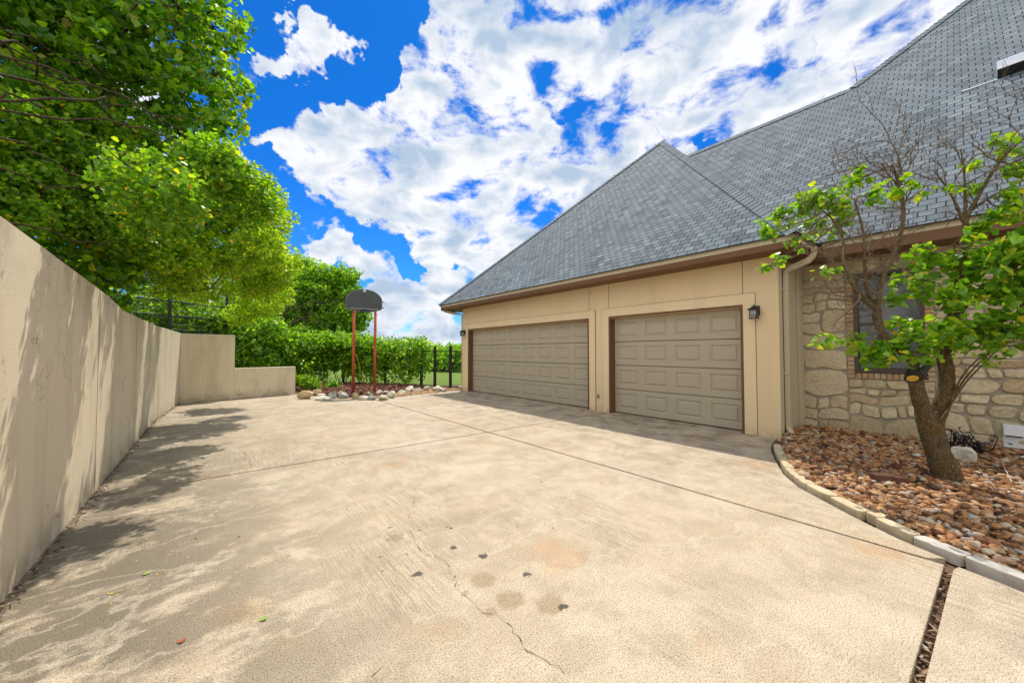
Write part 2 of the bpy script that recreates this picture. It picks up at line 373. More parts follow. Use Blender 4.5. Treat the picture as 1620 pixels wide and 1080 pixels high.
# ================================================================== HOUSE
HX, GY0, GY1, GZ = 7.7, 2.1, 12.6, 3.2
house = empty('house', (HX, GY0, 0), 'cream stucco and stone house with a steep grey shingle roof and two garage doors', 'house')
D1, D2, DZ = (6.29, 12.18), (2.66, 5.67), 2.385
gw = MB()
T = .25
for y0, y1, z0, z1 in [(D1[1], GY1, 0, GZ), (D2[1], D1[0], 0, GZ), (GY0, D2[0], 0, GZ), (D1[0], D1[1], DZ, GZ), (D2[0], D2[1], DZ, GZ)]:
    gw.box((HX, y0, z0-.05), (HX+T, y1, z1))
gw.box((HX+T, GY1-.2, -.05), (14, GY1-.001, GZ)); gw.box((HX+T, GY0+.3, -.05), (9.3, GY0+.32, GZ))
for y in (D1[0]-.005, D2[1]+.0, D2[0]): gw.box((HX-.0012, y-.005, DZ+.2), (HX+.01, y+.005, GZ-.004), 1)   # control joints
for y in (D1[0]-.21, D2[1]+.21): gw.box((HX-.0012, y-.004, 0), (HX+.01, y+.004, DZ+.2), 1)
gw.build('garage_wall', [CREAM, DARK], house)
for (y0, y1) in (D1, D2):
    s = MB(); w = .2; x = HX-.014
    s.box((x, y0-w, 0.0), (HX+.002, y0, DZ+w)); s.box((x, y1, 0), (HX+.002, y1+w, DZ+w)); s.box((x, y0+.0005, DZ), (HX+.002, y1-.0005, DZ+w))
    for a_ in (y0-w-.006, y1+w): s.box((x+.006, a_, 0), (HX+.001, a_+.006, DZ+w+.006), 1)
    s.box((x+.006, y0-w, DZ+w), (HX+.001, y1+w, DZ+w+.007), 1)
    s.build('door_surround', [TRIMST, DARK], house)
    j = MB(); x = HX-.02; d = .24; t = .045
    j.box((x, y0, 0.002), (HX+d, y0+t, DZ)); j.box((x, y1-t, .002), (HX+d, y1, DZ)); j.box((x, y0+t, DZ-t), (HX+d, y1-t, DZ))
    j.build('door_jamb', BROWN, house, bevel=.004)
def garage_door(y0, y1, ncol):
    XD = HX+.19; mb = MB(); rows = 4; y0 += .046; y1 -= .046; z0, z1 = .012, DZ-.047; H = (z1-z0)/rows
    def ring(a, b, da, db):
        (ya, yb, za, zb), (yc, yd, zc, zd) = a, b
        v = [(da, ya, za), (da, yb, za), (da, yb, zb), (da, ya, zb), (db, yc, zc), (db, yd, zc), (db, yd, zd), (db, yc, zd)]
        mb.add([(XD+p[0], p[1], p[2]) for p in v], [(0, 4, 5, 1), (1, 5, 6, 2), (2, 6, 7, 3), (3, 7, 4, 0)])
    cw = (y1-y0)/ncol
    for r in range(rows):
        za, zb = z0+r*H+.004, z0+(r+1)*H-.004
        mb.box((XD+.012, y0, za), (XD+.04, y1, zb))      # section body
        # tongue-and-groove line between sections
        ring((y0, y1, za, zb), (y0, y1, za+.012, zb-.012), .006, -.010)
        for c_ in range(ncol):
            ya, yb = y0+c_*cw, y0+(c_+1)*cw
            A = (ya, yb, za+.012, zb-.012); mz, my = .125, .095 if ncol > 4 else .10
            B = (ya+my, yb-my, za+mz, zb-mz+.02)
            sh = lambda r_, k: (r_[0]+k, r_[1]-k, r_[2]+k, r_[3]-k)
            ring(A, B, -.010, -.010); ring(B, sh(B, .014), -.010, .010); ring(sh(B, .014), sh(B, .032), .010, .010); ring(sh(B, .032), sh(B, .055), .010, -.010)
            C = sh(B, .055); mb.add([(XD-.010, C[0], C[2]), (XD-.010, C[1], C[2]), (XD-.010, C[1], C[3]), (XD-.010, C[0], C[3])], [(0, 3, 2, 1)])
    dr = mb.build('garage_door', DOOR, house)
    MB().box((XD+.002, y0+.002, .001), (XD+.035, y1-.002, .02)).build('bottom_seal', BLKPLASTIC, dr)
    return dr
tag(garage_door(*D1, 8), 'wide double garage door of thirty two raised panels')
tag(garage_door(*D2, 4), 'narrow single garage door of sixteen raised panels')
# return wall beside the garage corner
MB().box((HX+.002, GY0-.002, -.05), (9.05, GY0+.28, 3.17)).build('return_wall', TAUPE, house)
MB().box((8.72, GY0-.045, -.05), (9.02, GY0-.004, 3.16)).build('corner_board', TAUPE, house, bevel=.005)

# roofs
def roof(name, planes, parent, thick=.022):
    me = bpy.data.meshes.new(name); V = []; F = []; UV = []
    for poly in planes:
        P = np.array(poly, float); n = np.cross(P[1]-P[0], P[2]-P[0]); n /= np.linalg.norm(n)
        if n[2] < 0: P = P[::-1]; n = -n
        U = np.cross([0, 0, 1.], n); U /= np.linalg.norm(U); W = np.cross(n, U); b = len(V)
        V += P.tolist(); F.append(tuple(range(b, b+len(P)))); UV.append([(float(p@U), float(p@W)) for p in P])
        b = len(V); Q = P-n*thick; V += Q.tolist(); F.append(tuple(range(b+len(Q)-1, b-1, -1))); UV.append([(float(p@U), float(p@W)) for p in Q[::-1]])
        k = len(P)
        for i in range(k):
            F.append((b-k+i, b+i, b+(i+1) % k, b-k+(i+1) % k)); UV.append([(.095, .075)]*4)
    me.from_pydata(V, [], F); me.materials.append(SHING); l = me.uv_layers.new(name='UVMap')
    flat = [c for f in UV for uv in f for c in uv]; l.data.foreach_set('uv', flat); me.update()
    return link(name, me, parent)
EX, EZ, YN, YF = 7.08, 3.375, 1.66, 13.42
AP = (13.0, 7.1, 9.38)
A1, A2, A3, A4 = (EX, YF, EZ), (EX, YN, EZ), (19, YN, EZ), (19, YF, EZ)
roof('garage_roof', [(A1, A2, AP), (A2, (14.6, YN, EZ), (13.02, 7.1, 9.36)), (A1, AP, A4)], house)
SX, SZ, SL = 8.25, 3.415, 1.036
mz = lambda x: SZ+SL*(x-SX)
roof('main_roof', [((SX, -12, SZ), (SX, 1.66, SZ), (8.9, 2.3, mz(8.9)), (13.2, 7.0, mz(13.2)), (13.2, 1.87, mz(13.2)), (21, -5.5, mz(21)), (21, -12, mz(21))),
                   ((13.2, 1.87, mz(13.2)), (13.2, 7.0, mz(13.2)), (18.5, 7, 3.4), (18.5, 1.87, 3.4))], house)
def cap_line(a, b, name='ridge_cap', w=.145, step=.14, drop=.062):
    """overlapping cap shingles bent over a hip or ridge"""
    a, b = np.array(a, float), np.array(b, float); L = np.linalg.norm(b-a); t = (b-a)/L
    s = np.cross(t, [0, 0, 1.]); s /= np.linalg.norm(s); up = np.cross(s, t); mb = MB(); n = int(L/step)
    for i in range(n):
        p = a+t*i*step; q = a+t*(i*step+.28)
        j = rng.uniform(-.004, .004)
        for_ = [p+up*.045, q+up*.022]
        dn = -drop-.02
        V = [p-s*w+up*(dn+.032+j), p+up*(.05+j), p+s*w+up*(dn+.032+j), q-s*w+up*(dn+.01), q+up*.028, q+s*w+up*(dn+.01),
             p-s*w+up*(dn+.018), p+up*.036, p+s*w+up*(dn+.018)]
        mb.add(V, [(0, 1, 4, 3), (1, 2, 5, 4), (0, 6, 7, 1), (1, 7, 8, 2)])
    return mb.build(name, CAPM, house)
CAPM = island_material('cap_shingles', [(0, (.13, .16, .185)), (.5, (.15, .183, .21)), (1, (.18, .213, .24))], .92, 140)
cap_line(A2, AP); cap_line(A1, AP)
cap_line((13.2, 6.9, mz(13.2)), (13.2, 1.87, mz(13.2)), drop=.125); cap_line((13.2, 1.87, mz(13.2)), (21, -5.5, mz(21)))
# fascia, soffit, gutters
MB().box((EX+.06, YN+.06, 3.18), (EX+.085, YF-.06, 3.33)).box((EX+.085, YN+.06, 3.155), (8.33, YN+.085, 3.33)).box((EX+.085, YF-.085, 3.155), (14, YF-.06, 3.33)).build('fascia', BROWN, house)
MB().box((EX+.08, YN+.08, 3.198), (HX+.02, YF-.08, 3.21)).box((HX+.02, YN+.08, 3.175), (9.1, GY0+.02, 3.19)).box((HX+.02, GY1-.02, 3.175), (14, YF-.08, 3.19)).build('soffit', BROWN, house)
MB().box((SX+.08, -12, 3.16), (SX+.105, 1.72, 3.36)).build('fascia', BROWN, house)
MB().box((SX+.1, -12, 3.185), (9.1, 1.73, 3.20)).build('soffit', BROWN, house)
GP = [(0, .0), (0, -.105), (.075, -.105), (.085, -.07), (.12, -.03), (.122, .0), (.112, .004), (.11, -.004), (.075, -.07), (.068, -.095), (.012, -.095), (.012, 0)]
def gutter(path, name='gutter'):
    return MB().sweep(GP, path).build(name, GUT, house)
gz_ = EZ+.012
gutter([(9.5, YF-.05, gz_), (EX+.058, YF-.05, gz_), (EX+.058, YN+.05, gz_), (8.2, YN+.05, gz_)][::-1])
MB().box((8.25, GY0+.4, 0), (8.3, GY1-.3, 3.1)).build('gap_light_block', DARK, house)  # added unseen panel, stops light shining through the door section gaps
gutter([(SX+.078, -12, SZ+.012), (SX+.078, 1.60, SZ+.012)])
# downspouts: rectangular corrugated pipe with elbows
def downspout(path, wx=.052, wy=.038):
    mb = MB(); P = [np.array(p, float) for p in path]; V = []
    for i, p in enumerate(P):
        t = P[min(i+1, len(P)-1)]-P[max(i-1, 0)]; t /= np.linalg.norm(t)
        a_ = np.array([0, 1., 0]) if abs(t[1]) < .7 else np.array([1., 0, 0]); a_ -= t*np.dot(a_, t); a_ /= np.linalg.norm(a_); b_ = np.cross(t, a_)
        for q, r_ in ((-1, -.8), (-.8, -1), (.8, -1), (1, -.8), (1, .8), (.8, 1), (-.8, 1), (-1, .8)): V.append(p+a_*q*wy+b_*r_*wx)
    n = len(P); mb.add(V, [(i*8+j, i*8+(j+1) % 8, i*8+8+(j+1) % 8, i*8+8+j) for i in range(n-1) for j in range(8)])
    return mb.build('downspout', GUT, house)
e1 = [(8.0, YN+.0, 3.30), (8.02, YN+.0, 3.22), (8.02, YN+.02, 3.15), (7.99, YN+.08, 3.08), (7.97, YN+.2, 3.03), (7.95, YN+.3, 2.99), (7.94, GY0-.06, 2.93), (7.94, GY0-.05, 2.83)]
ds = downspout(e1+[(7.94, GY0-.05, 1.4), (7.94, GY0-.05, .22), (7.93, GY0-.06, .15), (7.89, GY0-.10, .09), (7.83, GY0-.17, .055)])
mb = MB()
for z in (2.6, 1.1): MB().box((7.875, GY0-.093, z), (8.005, GY0-.003, z+.035)).build('strap', GUT, ds)
downspout([(8.4, YF-.06, 3.27), (8.35, YF-.1, 3.15), (8.25, GY1+.3, 3.05), (8.2, GY1+.06, 2.95), (8.2, GY1+.05, .3)])
# far-corner elbow seen under the gutter end
downspout([(EX+.2, YF-.02, 3.27), (EX+.25, YF-.06, 3.16), (EX+.45, YF-.4, 3.06), (7.75, GY1+.06, 2.98), (7.75, GY1+.05, .1)])

# stone wall -----------------------------------------------------------
WYM, WYX, WZ0, WZ1 = .462, 1.318, 1.13, 2.90     # window opening on the wall (y, z)
def stones():
    mb = MB(); X = 9.0
    rects = []
    def cut(y0, y1, z0, z1):
        w, h = y1-y0, z1-z0
        if w <= 0.05 or h <= .05: return
        if h > .46 or (h > .27 and rng.random() < .45):
            k = z0+h*rng.uniform(.35, .65); cut(y0, y1, z0, k); cut(y0, y1, k, z1); return
        lim = h*rng.uniform(1.3, 2.8)
        if w > max(lim, .3):
            k = y0+w*rng.uniform(.32, .68); cut(y0, k, z0, z1); cut(k, y1, z0, z1); return
        rects.append((y0, y1, z0, z1))
    bw = .10
    y = 2.08
    cut(WYX+bw, 2.08, -.05, 3.2); cut(WYM-bw, WYX+bw, -.05, WZ0-bw); cut(WYM-bw, WYX+bw, WZ1+.04, 3.2)
    cut(-2.2, WYM-bw, -.05, 3.2); cut(-6, -2.2, -.05, 3.2); cut(-12, -6, -.05, 3.2)
    V = []
    for y0, y1, z0, z1 in rects:
        m = .012; K = 18; cy, cz = (y0+y1)/2, (z0+z1)/2; hw, hh = (y1-y0)/2-m, (z1-z0)/2-m
        if hw < .03 or hh < .03: continue
        e = rng.uniform(3.2, 9); ph = rng.uniform(0, 6.28); jj = rng.uniform(-.012, .012, 4); sk = rng.uniform(-.12, .12)
        ring0 = []; d = rng.uniform(.012, .034); tilt = rng.uniform(-.012, .012, 2)
        for k in range(K):
            a_ = 2*math.pi*k/K+ph*.05; c_, s_ = math.cos(a_), math.sin(a_)
            q = (abs(c_)**e+abs(s_)**e)**(-1/e); r_ = q*(1+.05*math.sin(2*a_+ph)+.03*math.sin(5*a_+ph*2)); r_ = min(r_, 1.16*q)
            yy, zz = c_*r_*hw, s_*r_*hh; zz += sk*yy*.3
            ring0.append((yy, zz))
        def wp(a_, b_):
            dm = min(1, max(0, (2.05-a_)/.15), max(0, min(abs(a_-WYX-bw), abs(a_-WYM+bw), abs(b_-WZ0+bw) if WYM-bw < a_ < WYX+bw else 9)/.12))
            k_ = Vector((a_*2.3, b_*2.9, 1.5)); return a_+.075*dm*noise.noise(k_), b_+.085*dm*noise.noise(k_+Vector((7, 3, 0)))
        v = []
        for sc_, dx in ((1.0, .004), (.985, -d*.6), (.93, -d), (.5, -d-.003)):
            for yy, zz in ring0: v.append((X+dx+tilt[0]*yy/hw+tilt[1]*zz/hh+rng.normal(0, .0018), *wp(cy+yy*sc_, cz+zz*sc_)))
        v.append((X-d-.004, *wp(cy, cz))); f = []
        for r_ in range(3):
            for k in range(K): f.append((r_*K+k, r_*K+(k+1) % K, (r_+1)*K+(k+1) % K, (r_+1)*K+k))
        for k in range(K): f.append((3*K+k, 3*K+(k+1) % K, 4*K))
        mb.add(v, f, 0)
    for a_, b_ in [((X, WYX, -.09), (X+.2, 2.1, 3.2)), ((X, -12, -.09), (X+.2, WYM, 3.2)), ((X, WYM, -.09), (X+.2, WYX, WZ0)), ((X, WYM, WZ1), (X+.2, WYX, 3.2))]: mb.box(a_, b_, 1)
    m1 = island_material('limestone_blocks', [(0, (.43, .35, .23)), (.3, (.57, .48, .32)), (.6, (.63, .54, .375)), (.85, (.53, .43, .28)), (1, (.48, .35, .21))], .9, 22, .15, .7)
    m2 = plain('grey_mortar', (.35, .315, .24), .95, .1, var=.2, sc=14, bump=.6)
    return mb.build('stone_wall', [m1, m2], house)
stones()
BR = island_material('tan_bricks', [(0, (.40, .27, .16)), (.5, (.50, .38, .24)), (1, (.46, .25, .13))], .9, 40, .15, .5)
mb = MB(); z = WZ0-.095
while z < WZ1:
    for yy in ((WYX+.002, WYX+.098), (WYM-.098, WYM-.002)): mb.box((8.972, yy[0]+rng.uniform(0, .004), z), (9.02, yy[1], z+.066))
    z += .078
y = WYM
while y < WYX-.03: mb.box((8.965, y, WZ0-.095), (9.02, min(y+.066, WYX), WZ0-.004)); y += .077
mb.build('brick_surround', BR, house, bevel=.006)
WF = plain('dark_bronze_frame', (.062, .045, .036), .4, .4)
win = MB(); fw = .055
win.box((8.975, WYM, WZ0), (9.12, WYM+fw, WZ1)).box((8.975, WYX-fw, WZ0), (9.12, WYX, WZ1)).box((8.975, WYM+fw, WZ0), (9.12, WYX-fw, WZ0+fw+.03)).box((8.975, WYM+fw, WZ1-fw), (9.12, WYX-fw, WZ1))
win.box((9.0, WYM+fw, 1.98), (9.05, WYX-fw, 2.02))
w_ = win.build('window', WF, house, bevel=.004)
MB().box((9.045, WYM+fw, WZ0+fw), (9.051, WYX-fw, WZ1-fw)).build('pane', GLASS, w_)
bl = MB()
z = WZ0+.1
while z < WZ1-.08:
    bl.add([(9.075, WYM+.06, z), (9.075, WYX-.06, z), (9.092, WYX-.06, z+.024), (9.092, WYM+.06, z+.024)], [(0, 1, 2, 3)]); z += .027
bl.build('blind', plain('grey_blind', (.36, .36, .36), .6), w_)
MB().box((9.16, WYM-.1, WZ0-.1), (9.19, WYX+.1, WZ1+.1)).build('dark_room_backing', BLKPLASTIC, w_)  # black sheet behind the blind stands in for the unlit room
# eyebrow lintel of stone over the window
# white foundation vent
WHITE = plain('weathered_white_metal', (.62, .64, .66), .5, .4, var=.1)
vt = MB(); X = 8.955; ya, yb, za, zb = -.455, -.262, .13, .46
vt.box((X, ya, za), (9.0, yb, zb)); o_v = vt.build('foundation_vent', WHITE, house, bevel=.006)
MB().add([(X-.002, ya+.01, .30), (X-.05, ya+.01, .31), (X-.05, yb-.01, .31), (X-.002, yb-.01, .30), (X-.002, ya+.01, .44), (X-.02, ya+.01, .44), (X-.02, yb-.01, .44), (X-.002, yb-.01, .44)],
    [(0, 1, 2, 3), (4, 7, 6, 5), (0, 4, 5, 1), (3, 2, 6, 7), (1, 5, 6, 2)]).build('hood', WHITE, o_v)
MB().box((X-.003, ya+.025, .285), (X, yb-.02, .30)).build('slot', DARK, o_v)
MB().add([(X-.002, ya+.10, .185), (X-.002, ya+.16, .20), (X-.002, ya+.13, .172)], [(0, 1, 2)]).build('chip', DARK, o_v)
# electrical outlet cover between the doors
ob = MB().box((HX-.03, 6.0-.03, .33), (HX-.001, 6.0+.03, .44)).build('outlet_cover', plain('grey_plastic', (.33, .33, .32), .4), house, bevel=.006)
MB().box((HX-.034, 5.985, .35), (HX-.0305, 6.015, .39)).build('socket', BLKPLASTIC, ob)
# metal roof vent
c0 = np.array([11.35, -.42, mz(11.35)]); sl = np.array([1, 0, SL])/math.hypot(1, SL); nn = np.array([-SL, 0, 1])/math.hypot(1, SL)
def vent_profile():
    mb = MB(); prof = [(-.05, .0), (-.05, .17), (.04, .21), (.16, .22), (.30, .19), (.42, .1), (.47, .0)]; V = []
    for y in (0, -1.7):
        for s_, h in prof: V.append(c0+sl*s_+nn*h+np.array([0, y, 0]))
    n = len(prof); mb.add(V, [(i, i+1, n+i+1, n+i) for i in range(1, n-1)]+[tuple(range(n)), tuple(range(2*n-1, n-1, -1))]); return mb
rv = vent_profile().build('roof_vent', plain('galvanised_steel', (.55, .58, .62), .35, .5, .5, sc=3), house, bevel=.01)
mb = MB(); V = [c0+sl*(-.051)+nn*h+np.array([0, y, 0]) for y, h in ((-.001, .002), (-1.7, .002), (-1.7, .165), (-.001, .165))]
mb.add(V, [(0, 1, 2, 3)]); mb.build('intake', BLKPLASTIC, rv)
V = [c0+sl*s_+nn*h+np.array([0, y, 0]) for y in (.0, .42) for s_, h in ((-.1, .004), (-.07, .004), (-.07, .015), (-.1, .015))]
MB().add(V, [(0, 1, 2, 3), (4, 7, 6, 5), (0, 4, 5, 1), (1, 5, 6, 2), (2, 6, 7, 3), (3, 7, 4, 0)]).build('flashing', WHITE, house)

# lanterns -------------------------------------------------------------
LG = Mat('seeded_lantern_glass', .15, .6); LG.col((.75, .78, .78)); LG.b.inputs['Transmission Weight'].default_value = .3
def lantern(y, z, label):
    e = empty('wall_lantern', (HX, y, z), label, 'wall lantern', 'lanterns beside the garage doors')
    X = HX-.135
    b = MB(); b.box((HX-.025, y-.055, z-.06), (HX-.0005, y+.055, z+.12)); b.tube([(HX-.02, y, z+.085), (HX-.09, y, z+.095), (X, y, z+.085)], .012, 8)
    b.build('bracket', BLACK, e, bevel=.004)
    c_ = MB()
    for sx in (-1, 1):
        for sy in (-1, 1): c_.box((X+sx*.052-.006, y+sy*.052-.006, z-.1), (X+sx*.052+.006, y+sy*.052+.006, z+.05))
    c_.box((X-.062, y-.062, z-.112), (X+.062, y+.062, z-.098)); c_.box((X-.062, y-.062, z+.03), (X+.062, y+.062, z+.045))
    for sx in (-1, 1):
        for sy in (-1, 1): c_.tube([(X+sx*.052, y+sy*.052, z-.112), (X+sx*.06, y+sy*.06, z-.13)], .006, 6)
    for t_ in (-.03, 0, .03):       # cast leaf tracery across the panes
        for s_ in (-1, 1):
            c_.tube([(X-.056, y+t_-.02, z-.1), (X-.056, y+t_+.006*s_, z-.06), (X-.056, y+t_+.02, z-.03), (X-.056, y+t_, z+.03)], .0035, 5)
            c_.tube([(X+t_-.02, y+s_*.056, z-.1), (X+t_, y+s_*.056, z-.05), (X+t_+.015, y+s_*.056, z+.03)], .0035, 5)
    c_.build('cage', BLACK, e)
    MB().box((X-.048, y-.048, z-.097), (X+.048, y+.048, z+.03)).build('glass', LG.m, e)
    r_ = MB(); r_.add([(X+a_*.095, y+b_*.095, z+.045) for a_, b_ in ((-1, -1), (1, -1), (1, 1), (-1, 1))]+[(X+a_*.03, y+b_*.03, z+.085) for a_, b_ in ((-1, -1), (1, -1), (1, 1), (-1, 1))],
        [(0, 3, 2, 1), (4, 5, 6, 7), (0, 1, 5, 4), (1, 2, 6, 5), (2, 3, 7, 6), (3, 0, 4, 7)])
    r_.box((X-.032, y-.032, z+.085), (X+.032, y+.032, z+.1)); r_.tube([(X, y, z+.1), (X, y, z+.112), (X, y, z+.125), (X, y, z+.135)], [.012, .018, .012, .004], 8)
    r_.build('lantern_roof', BLACK, e)
lantern(2.44, 2.22, 'black lantern mounted right of the single garage door near the downspout')
lantern(12.42, 2.24, 'black lantern at the far left corner of the garage beside the double door')

# ================================================================== FENCE
FP = [(8.3, 12.95), (7.9, 13.9), (7.66, 14.84), (7.36, 15.55), (6.33, 17.2), (4.9, 18.75), (3.1, 19.0), (1.2, 19.2), (-.7, 19.5), (-2.6, 19.9)]
fence = empty('wire_fence', (*FP[0], 0), 'dark post and wire mesh fence running under the vines at the back', 'fence')
def fz(i): return -.1
for i, (x, y) in enumerate(FP):
    t = .05; MB().box((x-t, y-t, -.1), (x+t, y+t, 1.72)).box((x-t-.012, y-t-.012, 1.72), (x+t+.012, y+t+.012, 1.755)).build('post', BLACK, fence, bevel=.006)
def mesh_panel(p, q, parent, z0=.02, z1=1.5, pitch=.1, r=.0025):
    p, q = np.array(p), np.array(q); L = np.linalg.norm(q-p); d = (q-p)/L; mb = MB(); n = int((L-.12)/pitch)
    for i in range(n+1):
        c_ = p+d*(.06+i*(L-.12)/max(n, 1)); mb.tube([(*c_, z0), (*c_, z1)], r, 4, cap=False)
    z = z0
    while z <= z1: mb.tube([(*(p+d*.05), z), (*(q-d*.05), z)], r, 4, cap=False); z += pitch
    return mb.build('wire_mesh', BLACK, parent)
def rail(p, q, z, parent, t=.022):
    p, q = np.array(p), np.array(q); d = (q-p)/np.linalg.norm(q-p); nn = np.array([-d[1], d[0]])*t; a_ = p+d*.051; b_ = q-d*.051
    return MB().prism([a_-nn, b_-nn, b_+nn, a_+nn], z-t, z+t).build('rail', BLACK, parent)
for i in range(len(FP)-1):
    if i == 1: continue
    rail(FP[i], FP[i+1], 1.54, fence); rail(FP[i], FP[i+1], .03, fence); mesh_panel(FP[i], FP[i+1], fence)
gate = empty('garden_gate', (*FP[1], 0), 'narrow wire mesh gate between the two dark posts by the garage', 'gate')
rail(FP[1], FP[2], 1.54, gate); rail(FP[1], FP[2], .03, gate); mesh_panel(FP[1], FP[2], gate)
# upper fence behind the boundary wall
UP = [(-4.2, 14.3), (-2.65, 15.6), (-1.1, 16.9), (.45, 18.2)]
uf = empty('terrace_fence', (*UP[0], 1.6), 'dark rusty rail fence on the upper ground behind the left wall', 'fence')
for x, y in UP: MB().box((x-.05, y-.05, 1.55), (x+.05, y+.05, 3.95)).build('post', BLACK, uf)
RUST = plain('rusty_iron', (.12, .05, .025), .8, .2, var=.3)
for a_, b_ in zip(UP[:-1], UP[1:]):
    for z, mt in ((3.72, RUST), (3.2, BLACK), (2.7, BLACK), (2.2, BLACK)):
        r_ = rail(a_, b_, z, uf, .03 if z > 3.5 else .018); r_.data.materials[0] = mt
    mesh_panel(a_, b_, uf, 1.8, 3.7, .16, .005)

# ================================================================== BASKETBALL GOAL
ORANGE = Mat('faded_orange_paint', .6, .3); oc = ORANGE.obj()
ORANGE.col(ORANGE.mix(ORANGE.ramp(ORANGE.noise(ORANGE.mapping(oc, scale=(6, 6, .8)), 3, 5), [(.42, 0), (.6, 1)]), (.50, .11, .035), (.34, .06, .025)))
BOARD = plain('weathered_grey_board', (.075, .082, .088), .7, .3, var=.35, sc=5)
PL, PR = onz(558.5, 623.2), onz(592.5, 621.6)
PL, PR = PL[:2], PR[:2]
goal = empty('basketball_goal', (*PL, 0), 'old basketball goal with grey fan backboard on two orange poles', 'basketball hoop')
ax = (PR-PL)/np.linalg.norm(PR-PL)
view = np.array([math.sin(YAW-.3), math.cos(YAW-.3)])
# board spans square to the line of sight from the court
mid = (PL+PR)/2; bd = np.array([ax[0], ax[1]])
for p in (PL, PR): MB().tube([(*p, -.1), (*p, 1.5), (*p, 3.2)], .048, 14).build('pole', ORANGE.m, goal, smooth=True)
nrm = np.array([bd[1], -bd[0]]);
if nrm@(-mid) < 0: nrm = -nrm
bc = mid+nrm*.10-bd*.03
def bpt(s, z, o): return np.array([*(bc+bd*s*.87+nrm*o), z-.07])
outline = [(-.66, 3.13), (-.70, 3.22), (-.70, 3.42)]
for k in range(13):
    a_ = math.pi*(1-k/12); outline.append((.70*math.cos(a_), 3.42+.42*math.sin(a_)))
outline += [(.70, 3.42), (.70, 3.22), (.66, 3.13), (.48, 3.08), (.25, 3.03), (-.25, 3.03), (-.48, 3.08)]
def board(out, o0, o1):
    n = len(out); mb = MB(); V = [bpt(s, z, o0) for s, z in out]+[bpt(s, z, o1) for s, z in out]
    return mb.add(V, [tuple(range(n)), tuple(range(2*n-1, n-1, -1))]+[(i, n+i, n+(i+1) % n, (i+1) % n) for i in range(n)])
bo = board(outline, 0, .035).build('backboard', BOARD, goal)
fr = MB(); pts = [bpt(s, z, .02) for s, z in outline]; fr.tube(pts+[pts[0]], .016, 6, cap=False); fr.build('board_rim', plain('pale_grey_edge', (.2, .21, .22), .5), bo)
MB().tube([bpt(-.55, 3.13, .04), bpt(.55, 3.13, .04)], .013, 6).build('crossbar', plain('dull_steel', (.33, .33, .33), .4, .4, .5), goal)
MB().box(bpt(-.05, 3.74, .036), bpt(.05, 3.84, .05)).build('hook_plate', WHITE, bo)
rim = MB(); rim.tube([bpt(.21*math.cos(a_), 3.05-.09*max(0, math.sin(a_)), .22+.2*math.sin(a_)) for a_ in np.linspace(0, 2*math.pi, 25)], .011, 6, cap=False)
rim.box(bpt(-.08, 3.04, .036), bpt(.08, 3.12, .07)); rim.build('hoop', BLACK, goal)
br = MB()
for z in (3.2, 3.42): MB().tube([bpt(.70, z, .0), bpt(.80, z, .0)], .018, 6).build('bracket', BLACK, goal)
for s_ in (-.42, .42): MB().tube([bpt(s_, 3.16, -.04), bpt(s_, 3.4, -.04)], .02, 6).build('bracket', BLACK, goal)
rope = MB(); p0 = np.array([*PL, 1.55]); p1 = np.array([*(onz(585, 617)[:2]), .02])
rope.tube([p0+(p1-p0)*t+np.array([.05*math.sin(9*t), .03*math.sin(14*t), -.12*math.sin(math.pi*t)]) for t in np.linspace(0, 1, 22)], .011, 6)
tag(rope.build('rope', plain('yellow_rope', (.55, .42, .06), .8)), 'yellow rope tied to the left orange pole and trailing to the mulch', 'rope')

# ================================================================== ROCKS, MULCH, GRAVEL
def ico(sub=1):
    t = (1+5**.5)/2
    v = np.array([(-1,t,0),(1,t,0),(-1,-t,0),(1,-t,0),(0,-1,t),(0,1,t),(0,-1,-t),(0,1,-t),(t,0,-1),(t,0,1),(-t,0,-1),(-t,0,1)], float); v /= np.linalg.norm(v, axis=1)[:, None]
    f = [(0,11,5),(0,5,1),(0,1,7),(0,7,10),(0,10,11),(1,5,9),(5,11,4),(11,10,2),(10,7,6),(7,1,8),(3,9,4),(3,4,2),(3,2,6),(3,6,8),(3,8,9),(4,9,5),(2,4,11),(6,2,10),(8,6,7),(9,8,1)]
    v = [tuple(x) for x in v]
    for _ in range(sub):
        c_ = {}; nf = []
        def mid_(a, b):
            k = (min(a, b), max(a, b))
            if k not in c_:
                m_ = np.array(v[a])+np.array(v[b]); m_ /= np.linalg.norm(m_); v.append(tuple(m_)); c_[k] = len(v)-1
            return c_[k]
        for a, b, c in f:
            x, y, z = mid_(a, b), mid_(b, c), mid_(c, a); nf += [(a, x, z), (b, y, x), (c, z, y), (x, y, z)]
        f = nf
    return np.array(v), np.array(f)
IV, IF = ico(1); IV3, IF3 = ico(3)
def in_poly(x, y, P):
    P = np.array(P); r = np.zeros(len(x), bool); j = len(P)-1
    for i in range(len(P)):
        xi, yi = P[i]; xj, yj = P[j]
        r ^= ((yi > y) != (yj > y)) & (x < (xj-xi)*(y-yi)/(yj-yi+1e-12)+xi); j = i
    return r
